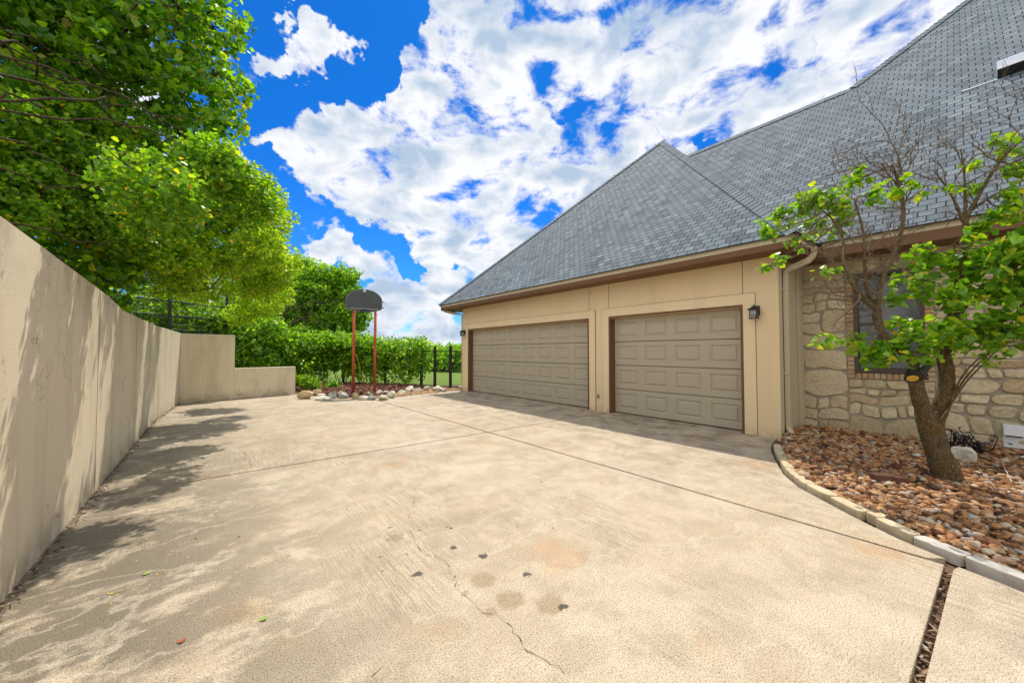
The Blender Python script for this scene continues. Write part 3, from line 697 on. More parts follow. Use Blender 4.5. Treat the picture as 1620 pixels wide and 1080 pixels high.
def pebbles(name, poly, n, size, zf, mat, flat=(.45, .8)):
    P = np.array(poly); out = []
    xs = []; 
    while sum(len(a) for a in xs) < n:
        q = rng.uniform(P.min(0), P.max(0), (n, 2)); xs.append(q[in_poly(q[:, 0], q[:, 1], poly)])
    C = np.concatenate(xs)[:n]
    s = rng.uniform(size[0], size[1], n)*rng.choice([.7, 1, 1, 1.25], n)
    S = np.stack([s*rng.uniform(.9, 1.5, n), s*rng.uniform(.65, 1, n), s*rng.uniform(*flat, n)], 1)/2
    bases = [IV*(1+rng.uniform(-.27, .15, (len(IV), 1))) for _ in range(12)]; B = np.array(bases)[rng.integers(0, 12, n)]
    X = B*S[:, None]; a = rng.uniform(0, 6.28, n); t = rng.normal(0, .3, n)
    ct, st = np.cos(t)[:, None], np.sin(t)[:, None]; X = np.stack([X[..., 0]*ct+X[..., 2]*st, X[..., 1], -X[..., 0]*st+X[..., 2]*ct], -1)
    ca, sa = np.cos(a)[:, None], np.sin(a)[:, None]; X = np.stack([X[..., 0]*ca-X[..., 1]*sa, X[..., 0]*sa+X[..., 1]*ca, X[..., 2]], -1)
    z = zf(C[:, 0], C[:, 1])+rng.uniform(-.4, .5, n)*s*.7
    X += np.stack([C[:, 0], C[:, 1], z], 1)[:, None]
    F = (IF[None]+(np.arange(n)*len(IV))[:, None, None]).reshape(-1, 3)
    return npmesh(name, X.reshape(-1, 3), F, mat, smooth=True)
PEB = island_material('river_pebbles', [(0, (.06, .03, .018)), (.2, (.17, .075, .032)), (.4, (.29, .13, .048)), (.6, (.40, .20, .08)), (.75, (.46, .28, .14)), (.84, (.27, .17, .11)), (.93, (.55, .46, .33)), (1, (.27, .26, .25))], .7, 45, .3, .5)
inner = [(x+.06, y-.09) if i < 8 else (x+.13, y) for i, (x, y) in enumerate(EDGE)]
bed_poly = [(7.72, 2.02), (8.99, 2.05), (8.99, -4)]+[(p[0]+.06, p[1]) for p in EDGE[::-1]]
bed_poly = [(7.75, 2.06), (8.99, 2.06), (8.99, -4), (3.67, -4), (3.75, -2.2), (3.85, -1.2), (3.98, -.6), (4.14, -.2), (4.21, -.06), (4.33, .10), (4.47, .33), (4.72, .62), (4.97, .89), (5.19, 1.12), (5.58, 1.38), (6.22, 1.65), (6.65, 1.8), (7.05, 1.92)]
def bedz(x, y): return .03+.05*np.clip((x-5)/4, 0, 1)+.02*np.sin(x*2.1)*np.sin(y*2.7)
tag(MB().prism(bed_poly, -.06, .02).build('planting_bed', SOIL), kind='structure')
vis = [p for p in bed_poly]
tag(pebbles('river_gravel', [(x, max(y, -1.6)) for x, y in bed_poly], 15000, (.036, .076), bedz, PEB), 'brown and cream river pebbles filling the curved bed by the stone wall', 'gravel', kind='stuff')
RS_ = tag(pebbles('river_gravel', [(3.7, -4), (8.98, -4), (8.98, -1.55), (3.9, -1.55)], 3500, (.06, .1), bedz, PEB), 'brown river pebbles at the near end of the bed', 'gravel', kind='stuff')

def rockmesh(size, seed, rough=.25, cuts=11):
    r_ = np.random.default_rng(seed); V = IV3.copy()
    for _ in range(cuts):           # facet planes
        n_ = r_.normal(size=3); n_ /= np.linalg.norm(n_); d = r_.uniform(.42, .8); k = V@n_; V -= np.maximum(k-d, 0)[:, None]*n_*.9
    V = np.array([v*(1+rough*.35*noise.noise(Vector(v*2.2)+Vector((seed*3.1, 0, 0)))+rough*.12*noise.noise(Vector(v*7)+Vector((seed, 5, 0)))) for v in V])
    return V*np.array(size)/2
def rock(name, loc, size, seed, mat, label, cat='rock', group=None, rz=0, sink=.25, rough=.25):
    V = rockmesh(size, seed, rough); c_, s_ = math.cos(rz), math.sin(rz)
    V = V@np.array([[c_, s_, 0], [-s_, c_, 0], [0, 0, 1]])+np.array([loc[0], loc[1], loc[2]+size[2]*(.5-sink)])
    return tag(npmesh(name, V, IF3, mat, smooth=False), label, cat, group)
RKL = Mat('pale_limestone', .9, .15); q_ = RKL.obj()
RKL.col(RKL.mix(RKL.ramp(RKL.noise(q_, 7, 6), [(.4, 0), (.62, 1)]), (.66, .62, .52), (.40, .36, .27))); RKL.bump(RKL.noise(q_, 30, 5), .6, .02)
RKB = Mat('ochre_limestone', .9, .15); q_ = RKB.obj()
RKB.col(RKB.mix(RKB.ramp(RKB.noise(q_, 6, 6), [(.4, 0), (.62, 1)]), (.58, .47, .27), (.36, .25, .13))); RKB.bump(RKB.noise(q_, 30, 5), .6, .02)
RKG = Mat('grey_limestone', .9, .15); q_ = RKG.obj()
RKG.col(RKG.mix(RKG.ramp(RKG.noise(q_, 9, 6), [(.4, 0), (.62, 1)]), (.48, .48, .45), (.24, .23, .21))); RKG.bump(RKG.noise(q_, 30, 5), .6, .02)
MULCH = island_material('red_mulch', [(0, (.07, .025, .018)), (.5, (.17, .06, .04)), (.85, (.24, .11, .075)), (1, (.36, .24, .18))], .95, 60)
TANG = island_material('tan_gravel', [(0, (.30, .15, .06)), (.5, (.50, .30, .14)), (1, (.62, .45, .28))], .9, 60)
mpoly = [(2.45, 15.3), (2.62, 14.75), (3.12, 13.65), (3.6, 12.85), (4.05, 12.45), (5.0, 12.36), (6.0, 12.5), (7.3, 12.8), (7.65, 12.75), (8.2, 12.9), (7.85, 13.9), (7.6, 14.85), (7.3, 15.6), (6.2, 17.3), (4.8, 18.8), (3.0, 19.2), (2.2, 19.2)]
tag(MB().prism(mpoly, -.08, -.015).build('mulch_ground', SOIL), kind='structure')
mp2 = [(2.6, 15.3), (3.2, 13.9), (3.9, 13.1), (5.3, 13.3), (6.4, 13.8), (7.3, 15.2), (6.2, 17.3), (4.8, 18.8), (2.8, 19.1)]
tag(pebbles('red_mulch', mp2, 9000, (.05, .11), lambda x, y: .0+.05*np.clip((y-12.6)/3, 0, 1), MULCH, (.2, .4)), 'dark red bark mulch around the two orange poles', 'mulch', kind='stuff')
mp3 = [(4.2, 12.5), (5.0, 12.4), (6.0, 12.5), (7.3, 12.82), (7.9, 12.9), (7.8, 13.9), (7.4, 14.9), (6.6, 13.9), (5.6, 13.3), (4.9, 13.0)]
tag(pebbles('tan_gravel', mp3, 6000, (.03, .06), lambda x, y: 0*x, TANG, (.3, .6)), 'tan gravel patch between the rocks and the garden gate', 'gravel', kind='stuff')
# rocks: (u, v_base, width px, height px, tone, label)
rk = [
 (484,632,26,13,'b','ochre flat rock nearest the low wall end'),(500,626,20,9,'b','small ochre rock behind the row near the low wall end'),
 (512,634,26,7,'l','flat pale slab rock low at the driveway edge left of the goal'),(527,631,18,10,'g','grey rock second in the grey pair left of the left pole'),
 (508,629,14,8,'l','small pale rock wedged between ochre and grey rocks'),
 (545,631,20,9,'g','blue grey rock just left of the left pole'),(541,626,12,7,'l','little pale rock behind the blue grey rock'),
 (562,632,16,12,'b','ochre upright rock at the foot of the left pole'),(573,634,20,10,'l','cream rock in front of the left pole'),
 (588,634,18,9,'g','mottled grey rock in front between the two poles'),(585,627,12,6,'l','small white rock behind the row between the poles'),
 (606,634,22,10,'l','long cream rock in front of the right pole'),(620,631,17,13,'l','round cream rock right of the right pole'),
 (600,625,12,7,'l','small pale rock at the foot of the right pole'),(611,624,10,5,'g','tiny grey rock behind the round cream rock'),
 (634,625,16,9,'l','pale rock at the left end of the back row'),(647,621,20,10,'l','large white rock in the back row right of the poles'),
 (660,621,16,6,'l','low flat pale rock in the middle of the back row'),(651,626,9,4,'b','small ochre rock in front of the back row'),
 (675,620,15,10,'l','rounded white rock before the vine edge'),(693,620,21,10,'l','largest smooth white rock near the gate'),
 (703,621,10,6,'g','small grey rock tight against the largest smooth white rock'),
]
for k, (u, v, w, h, t_, lab) in enumerate(rk):
    p = onz(u, v-1.5); d = p-EYE; dist = d@_F; s_ = w/FPX*dist; hh = h/FPX*dist*1.35
    rock('rock', (p[0], p[1], 0), (s_, s_*.8, hh), 20+k, {'b': RKB, 'l': RKL, 'g': RKG}[t_], lab, 'rock', 'rocks edging the mulch bed', rz=rng.uniform(-.6, .1)-YAW*.5)
rock('boulder', (7.82, .12, .05), (.50, .36, .32), 77, RKL, 'white limestone boulder behind the tree trunk by the stone wall', sink=.2, rz=-.6)
rock('boulder', (7.55, .52, .05), (.14, .12, .09), 78, RKL, 'small white stone peeking out left of the tree trunk', sink=.2)
# dark rock beside the gate
rock('rock', (8.05, 13.15, 0), (.35, .3, .25), 91, RKG, 'dark rock against the garage foot behind the gate post')
# edging stones
ESTONE = {0: RKB, 1: RKL}
EM = [stucco('edging_cream', (.52, .43, .27), (.60, .52, .36), .5), stucco('edging_grey', (.46, .44, .40), (.60, .58, .53), .4)]
path = np.array([(7.0, 1.99), (6.6, 1.86), (6.2, 1.71), (5.56, 1.44), (5.15, 1.18), (4.92, .94), (4.66, .67), (4.39, .36), (4.25, .12), (4.13, -.08), (4.06, -.24), (3.92, -.6), (3.76, -1.2), (3.65, -2.2)])
seg = np.linalg.norm(np.diff(path, axis=0), axis=1); cum = np.concatenate([[0], np.cumsum(seg)])
def pth(s_): return np.array([np.interp(s_, cum, path[:, 0]), np.interp(s_, cum, path[:, 1])])
cuts = [0, .42, .78, 1.1, 1.42, 1.75, 2.06, 2.4, 2.76, 2.89, 3.2, 3.5, 3.8, 4.12, 4.5, 4.9]
labs = ['short mossy edging block at the downspout end of the curb','second edging block from the garage corner, small and square','third cream edging block counting from the garage corner','fourth cream edging block counting from the garage corner',
 'fifth cream edging block counting from the garage corner','sixth cream edging block counting from the garage corner','seventh edging block, long and cream, before the stubby one','eighth long cream edging block beside the tilted stubby one',
 'stubby tilted edging block set back into the pebbles','yellowish worn edging block right of the stubby one','flat irregular grey flagstone edging in dappled shade','pale blue grey flagstone edging beside the open slab gap',
 'cream edging block after the pale flagstone at the right edge','edging block just outside the right frame edge']
for k in range(len(cuts)-1):
    s0, s1 = cuts[k]+.006, cuts[k+1]-.006; a_, b_ = pth(s0), pth(s1); d = (b_-a_); L = np.linalg.norm(d); d /= L; nn = np.array([-d[1], d[0]])
    if nn@(np.array([7, -1.])-a_) < 0: nn = -nn
    w = (.11 if k < 10 else .13)*rng.uniform(.9, 1.1); h = rng.uniform(.05, .062); off = .05 if k == 8 else 0
    V = []; K = 5
    mb = MB(); mid_ = (a_+b_)/2
    # rounded, slightly irregular block: superellipse rings
    ring = []
    for q in range(24):
        t_ = 2*math.pi*q/24; c_, s_ = math.cos(t_), math.sin(t_); e = 7; r_ = (abs(c_)**e+abs(s_)**e)**(-1/e)*(1+rng.uniform(-.025, .025))
        ring.append((c_*r_*L/2, s_*r_*w/2))
    for sc_, z in ((1, -.03), (1.0, h*.8), (.975, h*.97), (.9, h), (.4, h+.002)):
        for x, y in ring:
            p = mid_+d*x*(1-(1-sc_)*w/L*1.2)+nn*(y*sc_+off+.02); V.append((*p, z+rng.normal(0, .0015)))
    f = [(r_*24+q, r_*24+(q+1) % 24, r_*24+24+(q+1) % 24, r_*24+24+q) for r_ in range(4) for q in range(24)]+[tuple(range(96, 120))]
    mb.add(V, f)
    tag(mb.build('edging_stone', EM[1 if k in (10, 11) else 0], smooth=False), labs[k] if k < len(labs) else 'edging block further along outside the frame', 'edging stone', 'stones edging the pebble bed')
# splash block under the downspout
tag(MB().prism([(7.35, 1.98), (7.95, 1.93), (7.98, 1.82), (7.5, 1.80), (7.3, 1.88)], .0, .035).build('splash_stone', EM[1], bevel=.01), 'flat grey stone under the downspout outlet', 'stone')
# broken brick block in the pebbles
bk = MB(); C0 = np.array([5.93, .62]); dd = np.array([.55, -.83]); dd /= np.linalg.norm(dd); n2 = np.array([-dd[1], dd[0]])
for s0, s1 in ((-.14, .03), (.034, .16)):
    for t0, t1 in ((-.062, -.002), (.002, .062)): bk.prism([C0+dd*s0+n2*t0, C0+dd*s1+n2*t0, C0+dd*s1+n2*t1, C0+dd*s0+n2*t1], .045, .125+rng.uniform(-.004, .004))
bk.prism([C0+dd*-.138-n2*.06, C0+dd*.158-n2*.06, C0+dd*.158+n2*.06, C0+dd*-.138+n2*.06], .04, .115)
tag(bk.build('brick', plain('old_red_brick', (.12, .06, .045), .9, .1, var=.3, sc=20, bump=.5), bevel=.005), 'dull red brick lying on the pebbles left of the tree', 'brick')

# ================================================================== FOLIAGE
LEAF = np.array([(0, 0, 0), (-.36, .18, .07), (-.40, .60, .08), (0, 1, -.06), (.40, .60, .08), (.36, .18, .07)])
LQ = np.array([(0, 1, 2, 3), (3, 4, 5, 0)])
HEART = np.array([(0, .08, 0), (-.2, -.04, .05), (-.5, .12, .10), (-.52, .45, .08), (-.28, .75, .03), (0, 1.02, -.08), (.28, .75, .03), (.52, .45, .08), (.5, .12, .10), (.2, -.04, .05)])
HQ = np.array([(0, 1, 2, 3), (0, 3, 4, 5), (0, 5, 6, 7), (0, 7, 8, 9)])
SLIM = LEAF*np.array([.55, 1, 1])
def leaves(C, size, shape='leaf', up=.55, droop=.25, aim=None):
    """C (n,3) anchor points -> verts, quads"""
    base, Q = {'leaf': (LEAF, LQ), 'heart': (HEART, HQ), 'slim': (SLIM, LQ)}[shape]
    n = len(C); nr = rng.normal(size=(n, 3)); nr /= np.linalg.norm(nr, axis=1)[:, None]
    nr = nr*(1-up)+np.array([0, 0, 1.])*up+(0 if aim is None else aim); nr /= np.linalg.norm(nr, axis=1)[:, None]
    d = rng.normal(size=(n, 3)); d[:, 2] -= droop*2; d -= nr*(d*nr).sum(1)[:, None]; d /= np.linalg.norm(d, axis=1)[:, None]+1e-9
    s = np.cross(d, nr); sz = size*rng.uniform(.65, 1.2, n)
    V = C[:, None]+(base[None, :, 0:1]*s[:, None]+base[None, :, 1:2]*d[:, None]+base[None, :, 2:3]*nr[:, None])*sz[:, None, None]
    k = len(base); F = (Q[None]+(np.arange(n)*k)[:, None, None]).reshape(-1, 4)
    return V.reshape(-1, 3), F
def foliage(name, C, size, mat, parent, **kw):
    V, F = leaves(C, size, **kw); return npmesh(name, V, F, mat, parent)
def clustered(blobs, ncl, per, spread, shell=.5, squash=.75):
    """leaf anchors: sprays placed mostly in the outer part of each lobe"""
    B = np.array([(*b[:3], b[3]) for b in blobs]); vol = B[:, 3]**2.3; idx = rng.choice(len(B), ncl, p=vol/vol.sum())
    d = rng.normal(size=(ncl, 3)); d /= np.linalg.norm(d, axis=1)[:, None]
    r_ = B[idx, 3]*(shell+(1-shell)*rng.random(ncl)**.6)*rng.uniform(.75, 1.15, ncl)
    c = B[idx, :3]+d*r_[:, None]*np.array([1, 1, squash])
    t = rng.normal(size=(ncl, 3))*.5+d; t /= np.linalg.norm(t, axis=1)[:, None]
    k = rng.random((ncl, per))
    P = c[:, None]+t[:, None]*((k-.5)*spread*2)[..., None]+rng.normal(0, spread*.42, (ncl, per, 3))
    return P.reshape(-1, 3), c
def limb(mb, a, b, r0, r1, wob=.12, n=9, sag=0., k=7):
    a, b = np.array(a, float), np.array(b, float); L = np.linalg.norm(b-a); o1 = rng.normal(0, wob*L, 3); o2 = rng.normal(0, wob*L*.6, 3)
    P = [a+(b-a)*t+o1*math.sin(math.pi*t)*.7+o2*math.sin(2*math.pi*t)*.5+np.array([0, 0, sag*L*math.sin(math.pi*t)])+rng.normal(0, .012*L, 3)*(0 < t < 1) for t in np.linspace(0, 1, n)]
    mb.tube(P, np.linspace(r0, r1, n), k, cap=False); return P
def tree(name, base, top, blobs, r0, ncl, per, spread, size, lmat, bmat, label, cat='tree', group=None, twigs=140, shape='leaf', shell=.5, up=.5, droop=.25, extra=None):
    e = empty(name, base, label, cat, group); mb = MB()
    base, top = np.array(base, float), np.array(top, float)
    P = limb(mb, base, top, r0, r0*.7, .04, 10, k=12)
    ends = []
    for b in blobs:
        c = np.array(b[:3]); r_ = r0*.25*min(1, b[3]); Q = limb(mb, P[rng.integers(6, 10)], c, r_, r_*.2, .15, 18, .13, 7); ends.append(Q)
    C, cl = clustered(blobs, ncl, per, spread, shell)
    allq = np.array([q for Q in ends for q in Q[4:]])
    for c in cl[rng.choice(len(cl), min(twigs, len(cl)), False)]:
        i = np.argmin(((allq-c)**2).sum(1)); limb(mb, allq[i], c, .014*min(1, size*14), .004, .12, 6, .0, 4)
    mb.build('trunk', bmat, e, smooth=True)
    if extra is not None: C = np.concatenate([C, extra])
    foliage('crown', C, size, lmat, e, shape=shape, up=up, droop=droop)
    return e
def W(l): return [(*at(u, v, w), r_) for u, v, w, r_ in l]
LM_DARK = leaf_material('broad_dark_leaves', [(0, (.05, .14, .012)), (.3, (.10, .25, .018)), (.7, (.20, .39, .025)), (.95, (.33, .50, .03)), (1, (.4, .3, .03))], .6, .26)
LM_BRIGHT = leaf_material('small_bright_leaves', [(0, (.10, .24, .012)), (.3, (.21, .38, .018)), (.8, (.33, .49, .025)), (.96, (.48, .56, .04)), (1, (.5, .24, .03))], .6, .4)
LM_MID = leaf_material('small_mid_leaves', [(0, (.07, .18, .012)), (.4, (.12, .28, .02)), (.85, (.23, .40, .025)), (.97, (.36, .46, .03)), (1, (.55, .25, .02))], .6, .4)
LM_FAR = leaf_material('far_tree_leaves', [(0, (.07, .18, .02)), (.5, (.17, .36, .03)), (1, (.32, .50, .04))], .58, .4)
LM_VINE = leaf_material('vine_leaves', [(0, (.08, .20, .015)), (.5, (.17, .36, .025)), (.9, (.30, .50, .04)), (1, (.40, .56, .06))], .5, .35)
BARK = bark_material('grey_brown_bark', (.045, .03, .02), (.12, .085, .055))
T1 = W([(335,40,6.8,.6),(335,120,6.6,.6),(345,190,6.4,.38),(280,60,6.6,.9),(290,150,6.4,.7),(260,-40,7,1.0),(220,60,6.2,.95),(230,160,6.1,.6),(130,80,5.7,.95),(60,70,5.2,.9),(0,60,4.9,.9),(130,-60,6,1.2),(20,-60,5,1.2),(150,170,5.6,.5),(60,150,5,.6),(0,150,4.6,.6),(200,215,6,.4),(260,205,6.2,.5),(100,200,5.2,.4),
       (330,-70,7.4,.7),(320,220,6.3,.33),(375,150,6.5,.38)])
tree('broadleaf_tree', (-4.3, 6.3, 1.6), (-3.4, 6.3, 4.4), T1, .2, 1500, 12, .12, .092, LM_DARK, BARK, 'tall dark green tree with round leaves filling the top left corner', group='trees behind the left wall', shape='heart', up=.35, twigs=500)
T2 = W([(412,330,6.0,.38),(415,385,6.0,.34),(420,400,7.5,.46),(425,440,9.2,.55),(415,350,7.5,.6),(390,300,7.2,.6),(340,270,6.8,.5),(350,390,7,.7),(300,330,6.5,.65),(290,400,7,.6),(260,280,6.2,.5),(385,440,9,.7),(320,455,8.6,.5),(270,450,6.6,.35),(245,400,6,.45),(410,480,11,.6),(225,335,5.9,.45),(360,330,7,.6),(430,380,6.6,.28),(435,465,10,.45),(380,500,11,.4)])
T2b = W([(190,370,5.4,.42),(150,310,5.2,.5),(120,250,5,.5),(60,230,4.6,.5),(20,200,4.3,.5),(40,300,4.4,.42),(100,345,4.8,.36),(0,270,4.2,.5),(200,260,5.6,.5),(170,420,5.6,.3),(215,430,6,.3),(-60,260,4,.6),(230,230,6,.5),(150,210,5.4,.5),(70,170,4.8,.5),(-30,330,3.9,.45),(30,340,4.2,.3),(150,370,5.2,.4),(180,300,5.6,.6),(70,350,4.6,.25)])
T2b += [(.3, 5.9, 3.5, .42), (.0, 5.5, 3.7, .4)]+[(-.45, y_, 3.05, .42) for y_ in (4.9, 5.7)]
T2 += [(.9, 10.3, 3.7, .45), (1.4, 10.8, 3.8, .4), (.4, 9.9, 3.5, .4)]+[(-.45, y_, 3.05, .42) for y_ in (8.2, 9.0, 9.6, 10.8, 12.0)]
tree('elm_tree', (-3.1, 10.2, 1.6), (-2.2, 9.9, 3.0), T2, .15, 4000, 15, .085, .058, LM_BRIGHT, BARK, 'bright yellow green small leaved tree leaning over the middle of the left wall', group='trees behind the left wall', up=.45, twigs=500)
tree('oak_tree', (-3.6, 4.9, 1.6), (-3.0, 4.9, 2.7), T2b, .15, 3900, 14, .085, .055, LM_MID, BARK, 'darker small leaved tree with a few orange leaves low over the near left wall', group='trees behind the left wall', up=.45, twigs=300)
T3 = W([(430,455,21,1.3),(490,450,20,1.2),(470,510,20,1.6),(540,465,20.5,1.0),(405,510,21,1.4),(530,520,20,1.5),(555,500,20,.9),(460,440,21,.9),(510,560,19.5,1.3),(420,560,20,1.4),(480,425,21,.7),(545,440,20.5,.8),(350,500,21,1.3),(560,545,20,.8),(480,540,19.2,1.3),(430,535,19.2,1.3),(535,550,19.2,1.0),(505,470,20,1.4),(515,440,20,.9),(545,500,20,1.2),(560,470,20,.7),(480,415,21,.5),(395,470,20.5,1.1)])
tree('shade_tree', (1.6, 21.5, -.1), (2.1, 21.5, 2.6), T3, .22, 5200, 13, .2, .15, LM_FAR, BARK, 'mid green tree behind the fence to the left of the basketball goal', group='trees beyond the fence', up=.4, twigs=300)

# vines over the fence: one plant along each run
def vine(pts, hs, n, label, thick_=.32, lo=.25, mat=LM_VINE):
    P = np.array(pts, float); seg_ = np.linalg.norm(np.diff(P, axis=0), axis=1); cum_ = np.concatenate([[0], np.cumsum(seg_)])
    e = empty('vine', (*P[0], -.1), label, 'vine', 'vines over the back fence')
    ncl = n//14; s_ = rng.uniform(0, cum_[-1], ncl); x = np.interp(s_, cum_, P[:, 0]); y = np.interp(s_, cum_, P[:, 1]); top = np.interp(s_, cum_, hs)
    top = top+.5*np.array([noise.noise(Vector((a*.9, b*.9, 3))) for a, b in zip(x, y)])
    k = rng.random(ncl)**.62; z = lo+(top-lo)*k
    thn = np.array([noise.noise(Vector((a*1.3, b*1.3, c*1.6))) for a, b, c in zip(x, y, z)])
    keep = (thn > -.28) & ((z > .95) | (thn > -.02))
    x, y, z = x[keep], y[keep], z[keep]; ncl = len(x)
    C = np.stack([x, y, z], 1)+rng.normal(0, 1, (ncl, 3))*np.array([thick_, thick_, .05])
    L = (C[:, None]+rng.normal(0, .13, (ncl, 14, 3))).reshape(-1, 3)
    foliage('foliage', L, .13, mat, e, shape='leaf', up=.35)
    mb = MB()
    for i in range(int(cum_[-1]*5)):
        t = rng.uniform(0, cum_[-1]); p = np.array([np.interp(t, cum_, P[:, 0]), np.interp(t, cum_, P[:, 1]), -.1]); q = p+np.array([rng.normal(0, .5), rng.normal(0, .4), rng.uniform(1.2, 2.0)])
        limb(mb, p, q, .016, .006, .1, 8, 0, 5)
    mb.build('stem', BARK, e, smooth=True)
vine([(7.3, 15.6), (6.33, 17.2), (5.6, 18.0)], [1.8, 2.1, 2.1], 9000, 'vine with the ragged right end near the gate')
vine([(5.6, 18.0), (4.9, 18.75), (3.9, 18.9)], [2.1, 2.35, 2.1], 9000, 'vine mounded on the fence straight behind the orange poles')
vine([(3.9, 18.9), (3.1, 19.0), (2.3, 18.4)], [2.1, 2.2, 2.6], 9000, 'dense vine between the low wall end and the left pole', lo=.0)
vine([(2.1, 18.0), (1.2, 18.2), (-.4, 18.8)], [2.7, 2.9, 3.0], 9000, 'vine rising behind the stepped down part of the end wall', lo=.3)
# shrub skirt at the foot of the end wall
def shrub(name, c, r_, n, size, mat, label, group=None, stems=10, hz=.8, cat='shrub', shape='leaf'):
    e = empty(name, (c[0], c[1], c[2]), label, cat, group)
    bl = [(c[0]+rng.normal(0, r_*.35), c[1]+rng.normal(0, r_*.35), c[2]+r_*hz*rng.uniform(.5, 1.1), r_*rng.uniform(.45, .7)) for _ in range(6)]
    C, cl = clustered(bl, n//10, 10, size*1.3, .35); foliage('foliage', C, size, mat, e, up=.4, shape=shape); mb = MB()
    for b in bl: limb(mb, c, b[:3], .02+.01*r_, .006, .08, 7, 0, 5)
    mb.build('stem', BARK, e, smooth=True)
shrub('shrub', (2.95, 16.4, -.05), .5, 2600, .07, LM_MID, 'low dark shrub sprawling from the end of the low wall')
shrub('shrub', (3.9, 16.3, -.05), .32, 900, .07, LM_VINE, 'small green weed clump in the mulch left of the poles')

for k, (x, y, r_, lab) in enumerate([(-3.2, 12.3, 1.0, 'dark bush on the upper ground under the bright tree'), (-4.5, 15.5, 1.2, 'bush behind the rusty rail fence near the wall corner'), (-2.4, 8.6, .8, 'bush just behind the middle of the left wall'), (-1.6, 19.5, 1.2, 'bush past the rusty rail fence above the end wall'), (-5.5, 9.5, 1.6, 'big shaded bush deep behind the left wall'), (-7.5, 14, 2.2, 'large dark bush far back on the terrace')]):
    shrub('terrace_shrub', (x, y, 1.6), r_*1.75, 5200, .13, LM_MID if k % 2 else LM_DARK, lab, 'bushes behind the left wall', hz=.9)
# beyond the fence
bx = [at(676,575,34), at(700,572,33), at(724,576,31), at(640,578,36), at(600,580,36), at(560,580,35), at(745,576,30)]
for k, (p, lab) in enumerate(zip(bx, ['loose green shrub seen through the fence left of the gate', 'tall pale green shrub seen through the gate', 'green shrub between the gate post and the garage corner', 'shrub far behind the vine right end', 'far shrub behind the right orange pole',
        'far shrub behind the left orange pole', 'shrub behind the garage corner'])):
    shrub('background_shrub', (p[0], p[1], -.1), 2.0 if k != 1 else 2.2, 5000, .2, LM_VINE if k % 2 else LM_FAR, lab, 'shrubs beyond the lawn', hz=.62)
for k, (u, w, s_, lab) in enumerate([(430,48,3.4,'round dark tree far behind the shade tree'),(330,45,3.6,'far tree above the left wall corner'),(520,55,2.6,'distant tree low behind the vines'),(240,40,3.2,'far tree left behind the bright tree')]):
    p = at(u, 557, w); base = (p[0], p[1], -.1); bl = [(p[0]+rng.normal(0, s_*.5), p[1]+rng.normal(0, s_*.5), 1.5+s_*rng.uniform(.3, 1.1), s_*rng.uniform(.4, .6)) for _ in range(8)]
    tree('distant_tree', base, (p[0], p[1], 1.8), bl, .25, 900, 12, .4, .3, LM_FAR, BARK, lab, group='trees beyond the fence', twigs=40)
p = at(716, 590, 27)
tag(MB().box((p[0]-.1, p[1]-2, -.15), (p[0]+4, p[1]-1.7, .55)).box((p[0]-.16, p[1]-2.06, .55), (p[0]+4.1, p[1]-1.64, .62)).build('garden_wall', plain('grey_block', (.25, .25, .26), .9)), 'low grey block wall on the lawn beyond the gate', 'wall')
# radio mast on the horizon
p = at(657, 556, 900); mast = MB()
for a_ in (0, 2.1, 4.2): mast.tube([(p[0]+1.2*math.cos(a_), p[1]+1.2*math.sin(a_), -8), (p[0]+.4*math.cos(a_), p[1]+.4*math.sin(a_), 38)], .35, 5)
for k in range(9):
    z = -4+k*5; mast.tube([(p[0]-1.1, p[1], z), (p[0]+1.1, p[1], z+2.5), (p[0]-1, p[1], z+5)], .2, 4)
tag(mast.build('radio_mast', plain('mast_steel', (.12, .13, .15), .6)), 'thin dark radio mast on the far skyline right of the poles', 'mast')

# ------------------------------------------------------------------ foreground redbud
LM_RED = leaf_material('redbud_leaves', [(0, (.08, .2, .015)), (.45, (.14, .32, .02)), (.8, (.24, .43, .025)), (.95, (.40, .5, .03)), (1, (.55, .45, .03))], .5, .35, .5)
RBARK = bark_material('lichened_bark', (.10, .075, .045), (.22, .18, .12), (.19, .115, .03))
DBARK = bark_material('dead_twig_bark', (.10, .068, .042), (.24, .18, .125))
rb = empty('redbud_tree', (6.52, .18, 0), 'gnarled forked redbud with lichened trunk and bare upper twigs in the pebble bed', 'tree')
tm = MB()
def sm(P, m=9):
    """smooth polyline through (u,v,w,r) survey points"""
    Q = np.array([(*at(u, v, w), r_) for u, v, w, r_ in P]); Q[:, 3] *= .76; out = []
    for i in range(len(Q)-1):
        p0, p1, p2, p3 = Q[max(i-1, 0)], Q[i], Q[i+1], Q[min(i+2, len(Q)-1)]
        for j in range(m):
            t = j/m; out.append(.5*((2*p1)+(-p0+p2)*t+(2*p0-5*p1+4*p2-p3)*t*t+(-p0+3*p1-3*p2+p3)*t**3))
    out.append(Q[-1]); return np.array(out)
def branch(P, k=10, bump=.05, mb=tm):
    Q = sm(P); mb.tube(Q[:, :3], Q[:, 3], k, bump=bump); return Q
trunk = branch([(1508,785,4.24,.235),(1502,762,4.24,.175),(1491,735,4.24,.15),(1479,700,4.24,.135),(1471,672,4.24,.14),(1465,650,4.24,.125)], 30, .05)
L1 = branch([(1472,672,4.24,.10),(1458,640,4.22,.095),(1450,612,4.2,.085),(1448,592,4.18,.08),(1445,578,4.18,.05)], 14, .06)
L2 = branch([(1460,594,4.2,.06),(1452,582,4.18,.062),(1436,563,4.15,.058),(1400,534,4.1,.052),(1389,508,4.1,.05),(1387,487,4.1,.048)], 12, .08)
La = branch([(1387,490,4.1,.045),(1362,467,4.05,.034),(1342,435,4.0,.028),(1333,405,4.1,.022),(1334,380,4.3,.018),(1320,350,4.55,.014),(1290,325,4.85,.01)], 9, .08)
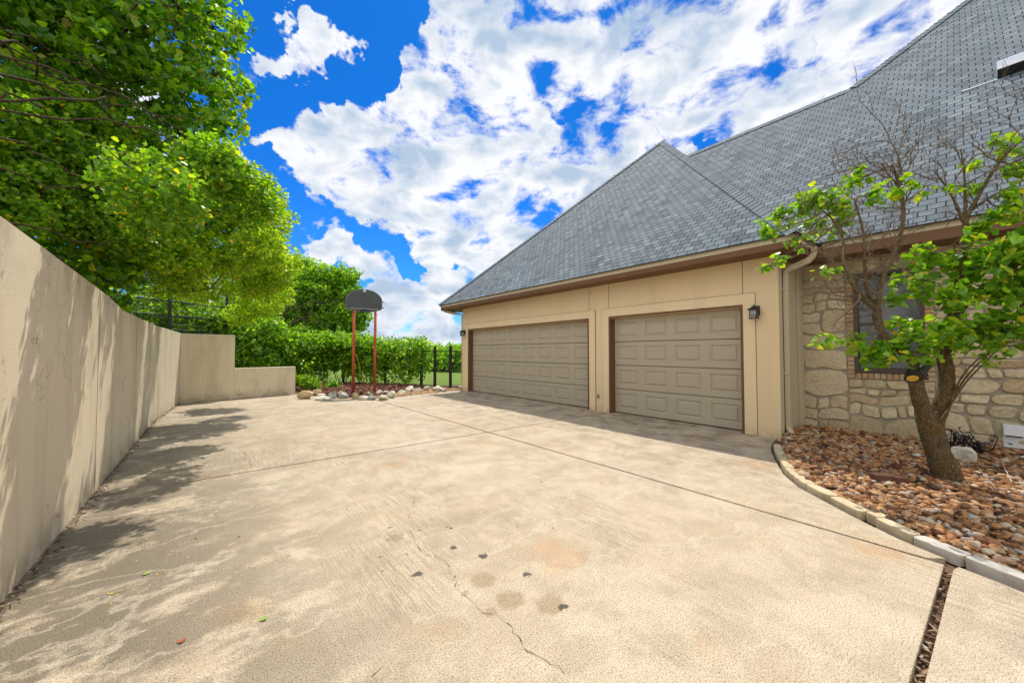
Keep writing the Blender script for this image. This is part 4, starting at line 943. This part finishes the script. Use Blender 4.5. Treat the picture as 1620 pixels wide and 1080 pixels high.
Lb = branch([(1387,490,4.1,.045),(1392,457,4.12,.036),(1402,425,4.15,.032),(1416,394,4.2,.03),(1428,356,4.22,.027),(1428,318,4.25,.026),(1422,290,4.25,.022),(1412,262,4.25,.016)], 9, .08)
Lc = branch([(1380,478,4.1,.03),(1370,455,4.05,.024),(1368,420,4.0,.02),(1366,370,3.95,.017),(1352,316,3.9,.011)], 8, .08)
R1 = branch([(1478,672,4.24,.10),(1489,640,4.2,.095),(1497,612,4.17,.088),(1497,585,4.15,.085),(1493,560,4.12,.078),(1499,525,4.1,.065),(1510,480,4.05,.05),(1520,430,4.0,.042),(1526,385,4.0,.036),(1527,345,4.0,.032)], 14, .06)
Ra = branch([(1527,347,4.0,.03),(1545,315,3.95,.022),(1577,262,3.9,.019),(1605,232,3.85,.015),(1650,195,3.8,.01)], 8, .08)
Rb = branch([(1526,345,4.0,.025),(1527,310,4.02,.016),(1525,270,4.05,.012),(1520,235,4.05,.007)], 7, .08)
Rc = branch([(1524,350,4.0,.024),(1512,322,4.03,.017),(1500,300,4.05,.013),(1478,270,4.1,.008)], 7, .08)
Rd = branch([(1534,335,4.0,.018),(1570,310,3.9,.012),(1620,285,3.8,.008)], 7, .08)
Re = branch([(1500,525,4.1,.045),(1530,480,3.95,.03),(1575,440,3.8,.02),(1640,400,3.7,.012)], 8, .08)
for s_ in (0, 1, 2):
    branch([(1497-s_*4,655+s_*5,4.15-.03*s_,.018),(1510+s_*4,618,4.1,.013),(1530+s_*8,585,4.0,.01),(1560+s_*14,560-s_*6,3.9,.008),(1625,530+s_*12,3.75,.005)], 6, .05)
tm.build('trunk', RBARK, rb, smooth=True)
# recursive bare twigs
tw = MB(); tips = []
def twig(p, d, L, r_, dep):
    n = 5; P = [p]; d = d/np.linalg.norm(d)
    for i in range(n):
        d = d+rng.normal(0, .16, 3)+np.array([0, 0, .03]); d /= np.linalg.norm(d); P.append(P[-1]+d*L/n)
    tw.tube(P, np.linspace(r_, r_*.55, n+1), 5 if dep < 2 else 4, cap=False)
    if dep >= 3: tips.append(P[-1]); return
    for _ in range(rng.integers(2, 5) if dep < 3 else 2):
        i = rng.integers(2, n+1); k = rng.normal(0, 1, 3); k -= d*np.dot(k, d); k /= np.linalg.norm(k)
        twig(P[i], d*rng.uniform(.7, 1.1)+k*rng.uniform(.5, .9), L*rng.uniform(.5, .8), r_*.58, dep+1)
up_ = np.array([0, 0, 1.])
def fan(Q, n, i0, L, r_, bias):
    for _ in range(n):
        q = Q[rng.integers(i0, len(Q))]; d = bias+rng.normal(0, .55, 3); twig(q[:3], d, L*rng.uniform(.6, 1.1), min(r_, q[3]*.8)*.8, 0)
ctr = np.array([.63, -.1, 0])
fan(Lb, 9, 32, .55, .012, up_*1.1); fan(Ra, 5, 4, .5, .009, up_); fan(Rb, 5, 4, .5, .009, up_); fan(Rc, 5, 4, .5, .009, up_*.9-_R*.3); fan(Rd, 4, 3, .4, .007, up_*.8)
fan(Lb, 7, 5, .45, .009, up_*.5-_R*.6); fan(La, 9, 3, .45, .007, -_R*.9+up_*.1); fan(Lc, 7, 4, .42, .007, up_*.6-_R*.4); fan(L2, 4, 27, .35, .006, -_R*.8); fan(R1, 5, 54, .4, .008, up_*.4); fan(Lc, 6, 3, .4, .006, _R*.4+up_*.4)
tw.build('bare_twigs', DBARK, rb, smooth=True)
# leafy sprays
lobes = [(1210,365,4.95,.16,16),(1235,350,4.95,.2,26),(1265,330,4.95,.24,44),(1300,305,4.6,.24,44),(1330,330,4.6,.22,34),(1290,360,4.95,.2,26),(1345,285,4.6,.16,20),(1330,360,4.6,.16,14),(1380,305,4.0,.14,12),
  (1225,412,4.95,.10,8),(1205,425,4.95,.08,6),(1265,385,4.95,.12,8),(1300,430,4.0,.10,7),(1410,310,4.1,.12,7),(1440,290,4.1,.10,6),(1490,300,4.0,.10,5),
  (1480,400,4.0,.24,34),(1530,420,3.95,.34,80),(1590,400,3.8,.34,90),(1620,450,3.7,.36,90),(1560,470,3.85,.34,90),(1500,470,3.95,.28,60),(1450,440,4.0,.2,30),(1600,520,3.75,.34,80),(1550,535,3.85,.28,60),(1500,530,3.95,.25,50),
  (1450,520,4.0,.2,32),(1420,545,4.0,.2,34),(1380,545,4.0,.17,26),(1340,548,3.95,.15,20),(1312,545,3.9,.08,8),(1400,575,4.0,.14,14),(1375,570,4.0,.12,12),(1465,560,3.95,.15,18),(1650,380,3.6,.4,90),(1660,500,3.6,.4,80),
  (1600,340,3.75,.25,36),(1605,265,3.85,.16,16),(1600,235,3.85,.1,7),(1575,222,3.9,.09,5),(1545,262,3.95,.1,6),(1550,300,3.95,.12,8),(1618,310,3.75,.18,18),(1425,475,4.0,.12,10),(1560,355,3.9,.2,20)]
sk = np.concatenate([Q[:, :3] for Q in (La, Lb, Lc, L2, R1, Ra, Rb, Rc, Rd, Re)])
LV_ = []; tb = MB()
for u, v, w, r_, n in lobes:
    c = at(u, v, w+rng.normal(0, .05)); i = np.argmin(((sk-c)**2).sum(1)); P = limb(tb, sk[i], c, .011, .005, .08, 8, .05, 5); m_ = max(2, n//6)
    for q in range(m_):
        d = rng.normal(size=3); d /= np.linalg.norm(d); t = c+d*r_*rng.uniform(.5, 1.25)*np.array([1, 1, .75])
        T_ = np.array(limb(tb, P[rng.integers(4, 8)], t, .005, .002, .1, 7, 0, 4))
        for _ in range(int(n/m_*2.8)): LV_.append(T_[rng.integers(2, 7)]+rng.normal(0, .035, 3))
tb.build('leafy_twigs', DBARK, rb, smooth=True)
foliage('crown', np.array(LV_), .072, LM_RED, rb, shape='heart', up=.5, droop=.5)
# solar spotlight strapped to the limb
sp = empty('spotlight', tuple(at(1446, 590, 4.0)), 'black spotlight strapped to the left fork of the redbud trunk', 'spotlight')
a_, b_ = at(1437, 587, 3.98), at(1450, 590, 4.02); hd = MB(); c_ = at(1443, 596, 3.98)
ax_ = np.array([-.5, -.15, -.6]); ax_ /= np.linalg.norm(ax_)
hd.tube([c_-ax_*.09, c_-ax_*.05, c_, c_+ax_*.02], [.03, .055, .062, .066], 16); hd.build('housing', BLKPLASTIC, sp, smooth=False)
LENS = plain('amber_lens', (.65, .42, .06), .2, .6)
MB().tube([c_+ax_*.018, c_+ax_*.024], [.05, .046], 16).build('lens', LENS, sp)
q0 = at(1462, 582, 4.02); pn = MB(); pn.add([q0+_R*x+_U*y+np.array([-.03*x, 0, 0]) for x, y in ((-.06, -.02), (.03, .09), (.10, .03), (.0, -.09))]+[q0+_F*.02+_R*x+_U*y for x, y in ((-.06, -.02), (.03, .09), (.10, .03), (.0, -.09))],
    [(0, 3, 2, 1), (4, 5, 6, 7), (0, 1, 5, 4), (1, 2, 6, 5), (2, 3, 7, 6), (3, 0, 4, 7)]); pn.build('solar_panel', BLKPLASTIC, sp)
st = MB(); st.tube([c_-ax_*.06, q0], .012, 6); cc = at(1449, 598, 4.19)
st.tube([cc+np.array([.088*math.cos(a), .088*math.sin(a), 0]) for a in np.linspace(0, 6.283, 20)], .012, 6, cap=False); st.build('strap', BLKPLASTIC, sp)
# dark strappy plant by the wall
dp = empty('strappy_plant', (8.3, .0, .05), 'dark purple strappy plant against the stone wall behind the tree', 'plant')
PURP = plain('purple_black_leaf', (.018, .011, .022), .5, .4)
mb = MB(); stem = MB()
for (cx, cy) in ((8.32, .17), (8.45, .02), (8.38, -.06)):
    for q in range(5):
        top = np.array([cx+rng.normal(0, .08), cy+rng.normal(0, .10), rng.uniform(.18, .42)]); b0 = np.array([cx, cy, .04]); stem.tube([b0, (b0+top)/2+rng.normal(0, .015, 3), top], [.008, .007, .004], 5)
        for _ in range(13):
            p = b0+(top-b0)*rng.uniform(.3, 1); a_ = rng.uniform(0, 6.28); d = np.array([math.cos(a_), math.sin(a_), rng.uniform(-.1, .6)]); L = rng.uniform(.08, .17); s_ = np.array([-d[1], d[0], 0])*.014
            m_ = p+d*L*.5+np.array([0, 0, .01]); e_ = p+d*L-np.array([0, 0, .03]); mb.add([p, m_-s_, e_, m_+s_], [(0, 1, 2, 3)])
mb.build('foliage', PURP, dp); stem.build('stem', PURP, dp)
# fallen twigs on the pebbles
TWG = plain('bleached_twig', (.42, .34, .27), .9)
def deadtwig(P, label, r_=.006):
    m_ = MB()
    for Q in P: m_.tube([np.array([*onz(u, v, z)[:2], z]) for u, v, z in Q], np.linspace(r_, r_*.4, len(Q)), 6)
    tag(m_.build('fallen_twig', TWG), label, 'twig')
deadtwig([[(1601,762,.1),(1592,745,.13),(1586,732,.15),(1575,726,.16),(1561,716,.15)],[(1586,731,.15),(1594,722,.2)]], 'pale forked dead twig lying on pebbles under the white vent')
deadtwig([[(1620,792,.1),(1580,778,.11),(1550,742,.11),(1530,715,.12)]], 'long thin bleached twig beside the white boulder', .004)
deadtwig([[(1620,800,.1),(1596,792,.11),(1570,790,.11),(1545,786,.1)]], 'straight grey twig lying in the sunny pebbles right of the trunk', .006)

# fallen leaves on the driveway
def fleaf(name, u, v, s_, mat, label, group=None, z=.004):
    p = onz(u, v); a = rng.uniform(0, 6.28); c_, s2 = math.cos(a), math.sin(a); k = HEART*np.array([1, 1, 1.6])*s_
    V = np.stack([k[:, 0]*c_-k[:, 1]*s2, k[:, 0]*s2+k[:, 1]*c_, np.abs(k[:, 2])+z], 1)+np.array([p[0], p[1], 0])
    tag(npmesh(name, V, HQ, mat), label, 'leaf', group)
LG1 = plain('fallen_green_leaf', (.22, .36, .05), .5); LY = plain('fallen_yellow_leaf', (.62, .46, .06), .6); LR = plain('fallen_rust_leaf', (.30, .08, .03), .6); LD = plain('fallen_dark_leaf', (.05, .04, .03), .8)
fleaf('fallen_leaf', 421, 978, .034, LG1, 'single green leaf lying on the open concrete in the left foreground')
fleaf('fallen_leaf', 288, 1012, .032, LR, 'rust brown leaf on the near left concrete')
fleaf('fallen_leaf', 227, 908, .036, LG1, 'curled green leaf on the stained concrete near the left wall')
fleaf('fallen_leaf', 1281+0, 916, .02, LD, 'tiny dark leaf by the edging at the right') if False else None
for k in range(70):
    u, v = rng.uniform(150, 300), rng.uniform(690, 960)
    if rng.random() < .5: u, v = rng.normal(262, 26), rng.normal(738, 12)
    if onz(u, v)[0] < -.85: continue
    fleaf('yellow_leaf', u, v, rng.uniform(.010, .018), LY, 'tiny yellow leaf scattered on the shaded concrete beside the left wall', 'yellow leaves along the left wall')
for k in range(46):
    u, v = rng.uniform(300, 1200), rng.uniform(655, 860)
    if onz(u, v)[0] > 6.9 or (u > 1000 and v > 760): continue
    fleaf('dark_leaf', u, v, rng.uniform(.008, .017), LD, 'tiny dark dry leaf fleck scattered over the sunny concrete', 'dry leaf flecks on the driveway')

def litter(pts, n, w, label, mat=LITTER):
    P = np.array(pts); mb = MB(); sg = np.linalg.norm(np.diff(P, axis=0), axis=1); cu = np.concatenate([[0], np.cumsum(sg)])
    for _ in range(n):
        t = rng.uniform(0, cu[-1]); x = np.interp(t, cu, P[:, 0])+abs(rng.normal(0, w)); y = np.interp(t, cu, P[:, 1])+rng.normal(0, w); a = rng.uniform(0, 3.14); l = rng.uniform(.006, .02); q = rng.uniform(.003, .008)
        d = np.array([math.cos(a), math.sin(a)])*l; e = np.array([-d[1], d[0]])/l*q; c = np.array([x, y]); z = rng.uniform(.003, .008); k = rng.uniform(0, .01)
        mb.add([(*(c-d-e*.3), z), (*(c-e), z+k), (*(c+d), z+.002), (*(c+e), z)], [(0, 1, 2, 3)])
    tag(mb.build('leaf_litter', mat), label, 'leaf litter', kind='stuff')
litter([(WX+.01, 3.2), (WX+.01, 11.4), (-.69, 14.5)], 1500, .035, 'brown leaf crumbs gathered along the foot of the left wall')
litter([(-.6, 14.55), (.6, 14.78), (2.4, 15.2)], 700, .05, 'brown leaf crumbs gathered along the foot of the end wall')
litter([(4.05, 12.25), (3.5, 12.7), (2.5, 14.7)], 300, .06, 'bark crumbs spilled from the mulch onto the driveway edge')
# ================================================================== LIGHT AND SKY
SUN = np.array([.33, .42, 1.0]); SUN /= np.linalg.norm(SUN)
el = math.asin(SUN[2]); az = math.atan2(SUN[0], SUN[1])
sl_ = bpy.data.lights.new('sun', 'SUN'); sl_.energy = 3.5; sl_.angle = R(.53); sl_.color = (1, .935, .82)
so = bpy.data.objects.new('sun', sl_); COL.objects.link(so); so.rotation_euler = Vector(SUN).to_track_quat('Z', 'Y').to_euler(); so.location = (5, 8, 16)
wd = bpy.data.worlds.new('World'); scene.world = wd; wd.use_nodes = True
class WM(Mat):
    def __init__(s): s.t = wd.node_tree; s._c = None
w = WM(); bg = w.t.nodes['Background']; bg.inputs['Strength'].default_value = .15
sky = w.n('ShaderNodeTexSky', sky_type='NISHITA'); sky.sun_disc = False; sky.sun_elevation = el; sky.sun_rotation = az; sky.altitude = 300; sky.air_density = 1; sky.dust_density = .3; sky.ozone_density = 2
D = w.n('ShaderNodeTexCoord').outputs['Generated']
zz = w.n('ShaderNodeSeparateXYZ', {'Vector': D}).outputs['Z']
skyc = w.mix(1, sky.outputs[0], w.ramp(zz, [(0, (.30, .55, .85)), (.12, (.10, .42, .88)), (.45, (.03, .33, .76))]), 'MULTIPLY')
# warp direction for billowy edges
w1 = w.n('ShaderNodeTexNoise', {'Vector': D, 'Scale': 5., 'Detail': 6., 'Roughness': .6}).outputs['Color']
wv = w.n('ShaderNodeVectorMath', {0: w1, 1: (.5, .5, .5)}, operation='SUBTRACT').outputs[0]
wv = w.n('ShaderNodeVectorMath', {0: wv, 'Scale': .3}, operation='SCALE').outputs[0]
DW = w.n('ShaderNodeVectorMath', {0: D, 1: wv}, operation='ADD').outputs[0]
# cloud banks: (u, v, radius px, weight)
banks = [(455,75,30,.9),(495,60,30,.9),(540,88,28,.9),(475,100,26,.9),(512,135,18,1.0),(435,15,16,.9),(385,240,38,1.3),(405,265,28,1.2),(370,215,28,1.1),
 (645,95,42,1.3),(700,105,48,1.3),(750,140,62,1.3),(810,195,62,1.3),(660,150,50,1.2),(700,200,75,1.3),(560,215,32,.8),(530,270,52,1.2),(600,265,75,1.3),(560,320,52,1.2),(620,345,62,1.3),(700,310,95,1.3),(780,280,80,1.3),(790,350,68,1.3),(700,370,48,1.2),
 (870,300,90,1.3),(880,370,60,1.1),(950,260,90,1.3),(1020,240,80,1.3),(1060,200,52,1.1),(690,20,50,1.0),(740,40,68,1.2),(820,40,90,1.3),(900,80,100,1.3),(980,60,110,1.3),(1000,130,65,1.2),(1090,90,110,1.3),(1180,60,120,1.3),(1290,40,120,1.3),(1200,130,62,1.2),(1130,150,50,1.1),(1300,110,75,1.2),(1400,40,120,1.3),(1500,-20,150,1.3),
 (560,165,16,.6),(480,250,22,.7),(490,350,20,.5),(700,402,30,.9),(735,405,18,.7),(780,415,28,1.1),(505,415,38,1.0),(545,432,32,1.1),(600,448,34,1.2),(635,458,40,1.2),(700,450,50,1.2),(745,440,38,1.1),(600,490,50,1.1),(660,500,60,1.1),(720,500,50,1.1),(580,530,60,1.0),(680,540,70,1.0),
 (760,520,60,1.1),(440,440,50,1.0),(350,480,80,1.1),(300,520,90,1.1),(900,-100,220,1.2),(1250,-160,260,1.2),(1700,0,200,1.2),(200,150,70,1.0),(90,60,60,.9),(230,60,40,.8)]
holes = [(785,105,22,1.6),(835,105,16,1.4),(845,165,30,1.2),(895,190,32,1.5),(930,165,20,1.2),(1010,165,26,1.3),(970,195,24,1.2),(1115,205,36,1.7),(1190,170,28,1.5),(600,300,20,.8),(545,255,16,.8),(860,260,14,.8),(870,330,20,.7),(720,430,22,.8),(560,465,20,.6),(650,395,35,1.2),(580,395,40,1.2),(1050,15,20,.8),(620,25,40,1.0),(570,130,30,1.0)]
acc = None
for sg, L in ((1, banks), (-1, holes)):
    for u, v, r_, a_ in L:
        d = _F+(u-810)/FPX*_R-(v-540)/FPX*_U; nl = np.linalg.norm(d); d = d/nl; rad = r_/FPX/nl
        ds_ = w.n('ShaderNodeVectorMath', {0: DW, 1: tuple(float(x) for x in d)}, operation='DISTANCE').outputs['Value']
        g = w.n('ShaderNodeMapRange', {'Value': ds_, 'From Min': rad*(.5 if sg > 0 else .1), 'From Max': rad*(1.3 if sg > 0 else 1.8), 'To Min': a_ if sg > 0 else -.68*a_, 'To Max': 0.}, interpolation_type='SMOOTHSTEP').outputs[0]
        acc = g if acc is None else w.math('ADD', acc, g)
dc = w.mapping(D, scale=(1, 1, 1.7))
n1 = w.noise(dc, 8, 10, .6, .3); s1 = w.noise(dc, 8, 5, .5, .3); s2 = w.noise(w.mapping(D, scale=(1, 1, 1.7), loc=(.01, .02, .05)), 8, 5, .5, .3)
nb = w.noise(w.mapping(D, scale=(1, 1, 1.5), loc=(3, 1, 2)), 2.2, 6, .55)
# unseen broken cloud added behind the camera as ambient fill
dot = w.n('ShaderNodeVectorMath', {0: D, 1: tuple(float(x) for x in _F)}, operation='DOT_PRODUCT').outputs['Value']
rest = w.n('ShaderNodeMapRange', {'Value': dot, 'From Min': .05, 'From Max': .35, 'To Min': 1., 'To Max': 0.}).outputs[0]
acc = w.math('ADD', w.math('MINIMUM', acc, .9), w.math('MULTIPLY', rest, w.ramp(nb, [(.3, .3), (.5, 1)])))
dens = w.math('ADD', acc, w.math('MULTIPLY', w.math('SUBTRACT', n1, .5), 3.3))
mask = w.n('ShaderNodeMapRange', {'Value': dens, 'From Min': .42, 'From Max': .92, 'To Min': 0., 'To Max': 1.}, interpolation_type='SMOOTHSTEP').outputs[0]
# shading: light from above-right -> difference of offset densities, plus grey bellies
slope = w.math('MULTIPLY', w.math('SUBTRACT', s2, s1), 4.2)
belly = w.noise(w.mapping(D, scale=(1, 1, 2.2), loc=(5, 2, 1)), 4.5, 8, .6)
sh_ = w.math('ADD', w.math('ADD', .8, slope), w.math('MULTIPLY', w.math('SUBTRACT', .52, belly), 1.25), clamp=True)
cc_ = w.mix(sh_, (2.4, 3.05, 3.9, 1), (4.9, 4.95, 5.1, 1))
cc_ = w.mix(rest, cc_, w.mix(1, cc_, (2.1, 1.95, 1.7, 1), 'MULTIPLY'))  # added clouds behind the camera made brighter and warmer to lift the shade
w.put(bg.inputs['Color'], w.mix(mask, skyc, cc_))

scene.view_settings.view_transform = 'Standard'; scene.view_settings.look = 'None'; scene.view_settings.exposure = .42; scene.view_settings.gamma = 1
scene.view_settings.use_curve_mapping = False
try:
    scene.cycles.use_adaptive_sampling = True; scene.cycles.adaptive_threshold = .02; scene.cycles.max_bounces = 8; scene.cycles.use_denoising = True
    scene.cycles.sample_clamp_indirect = 6
except Exception: pass
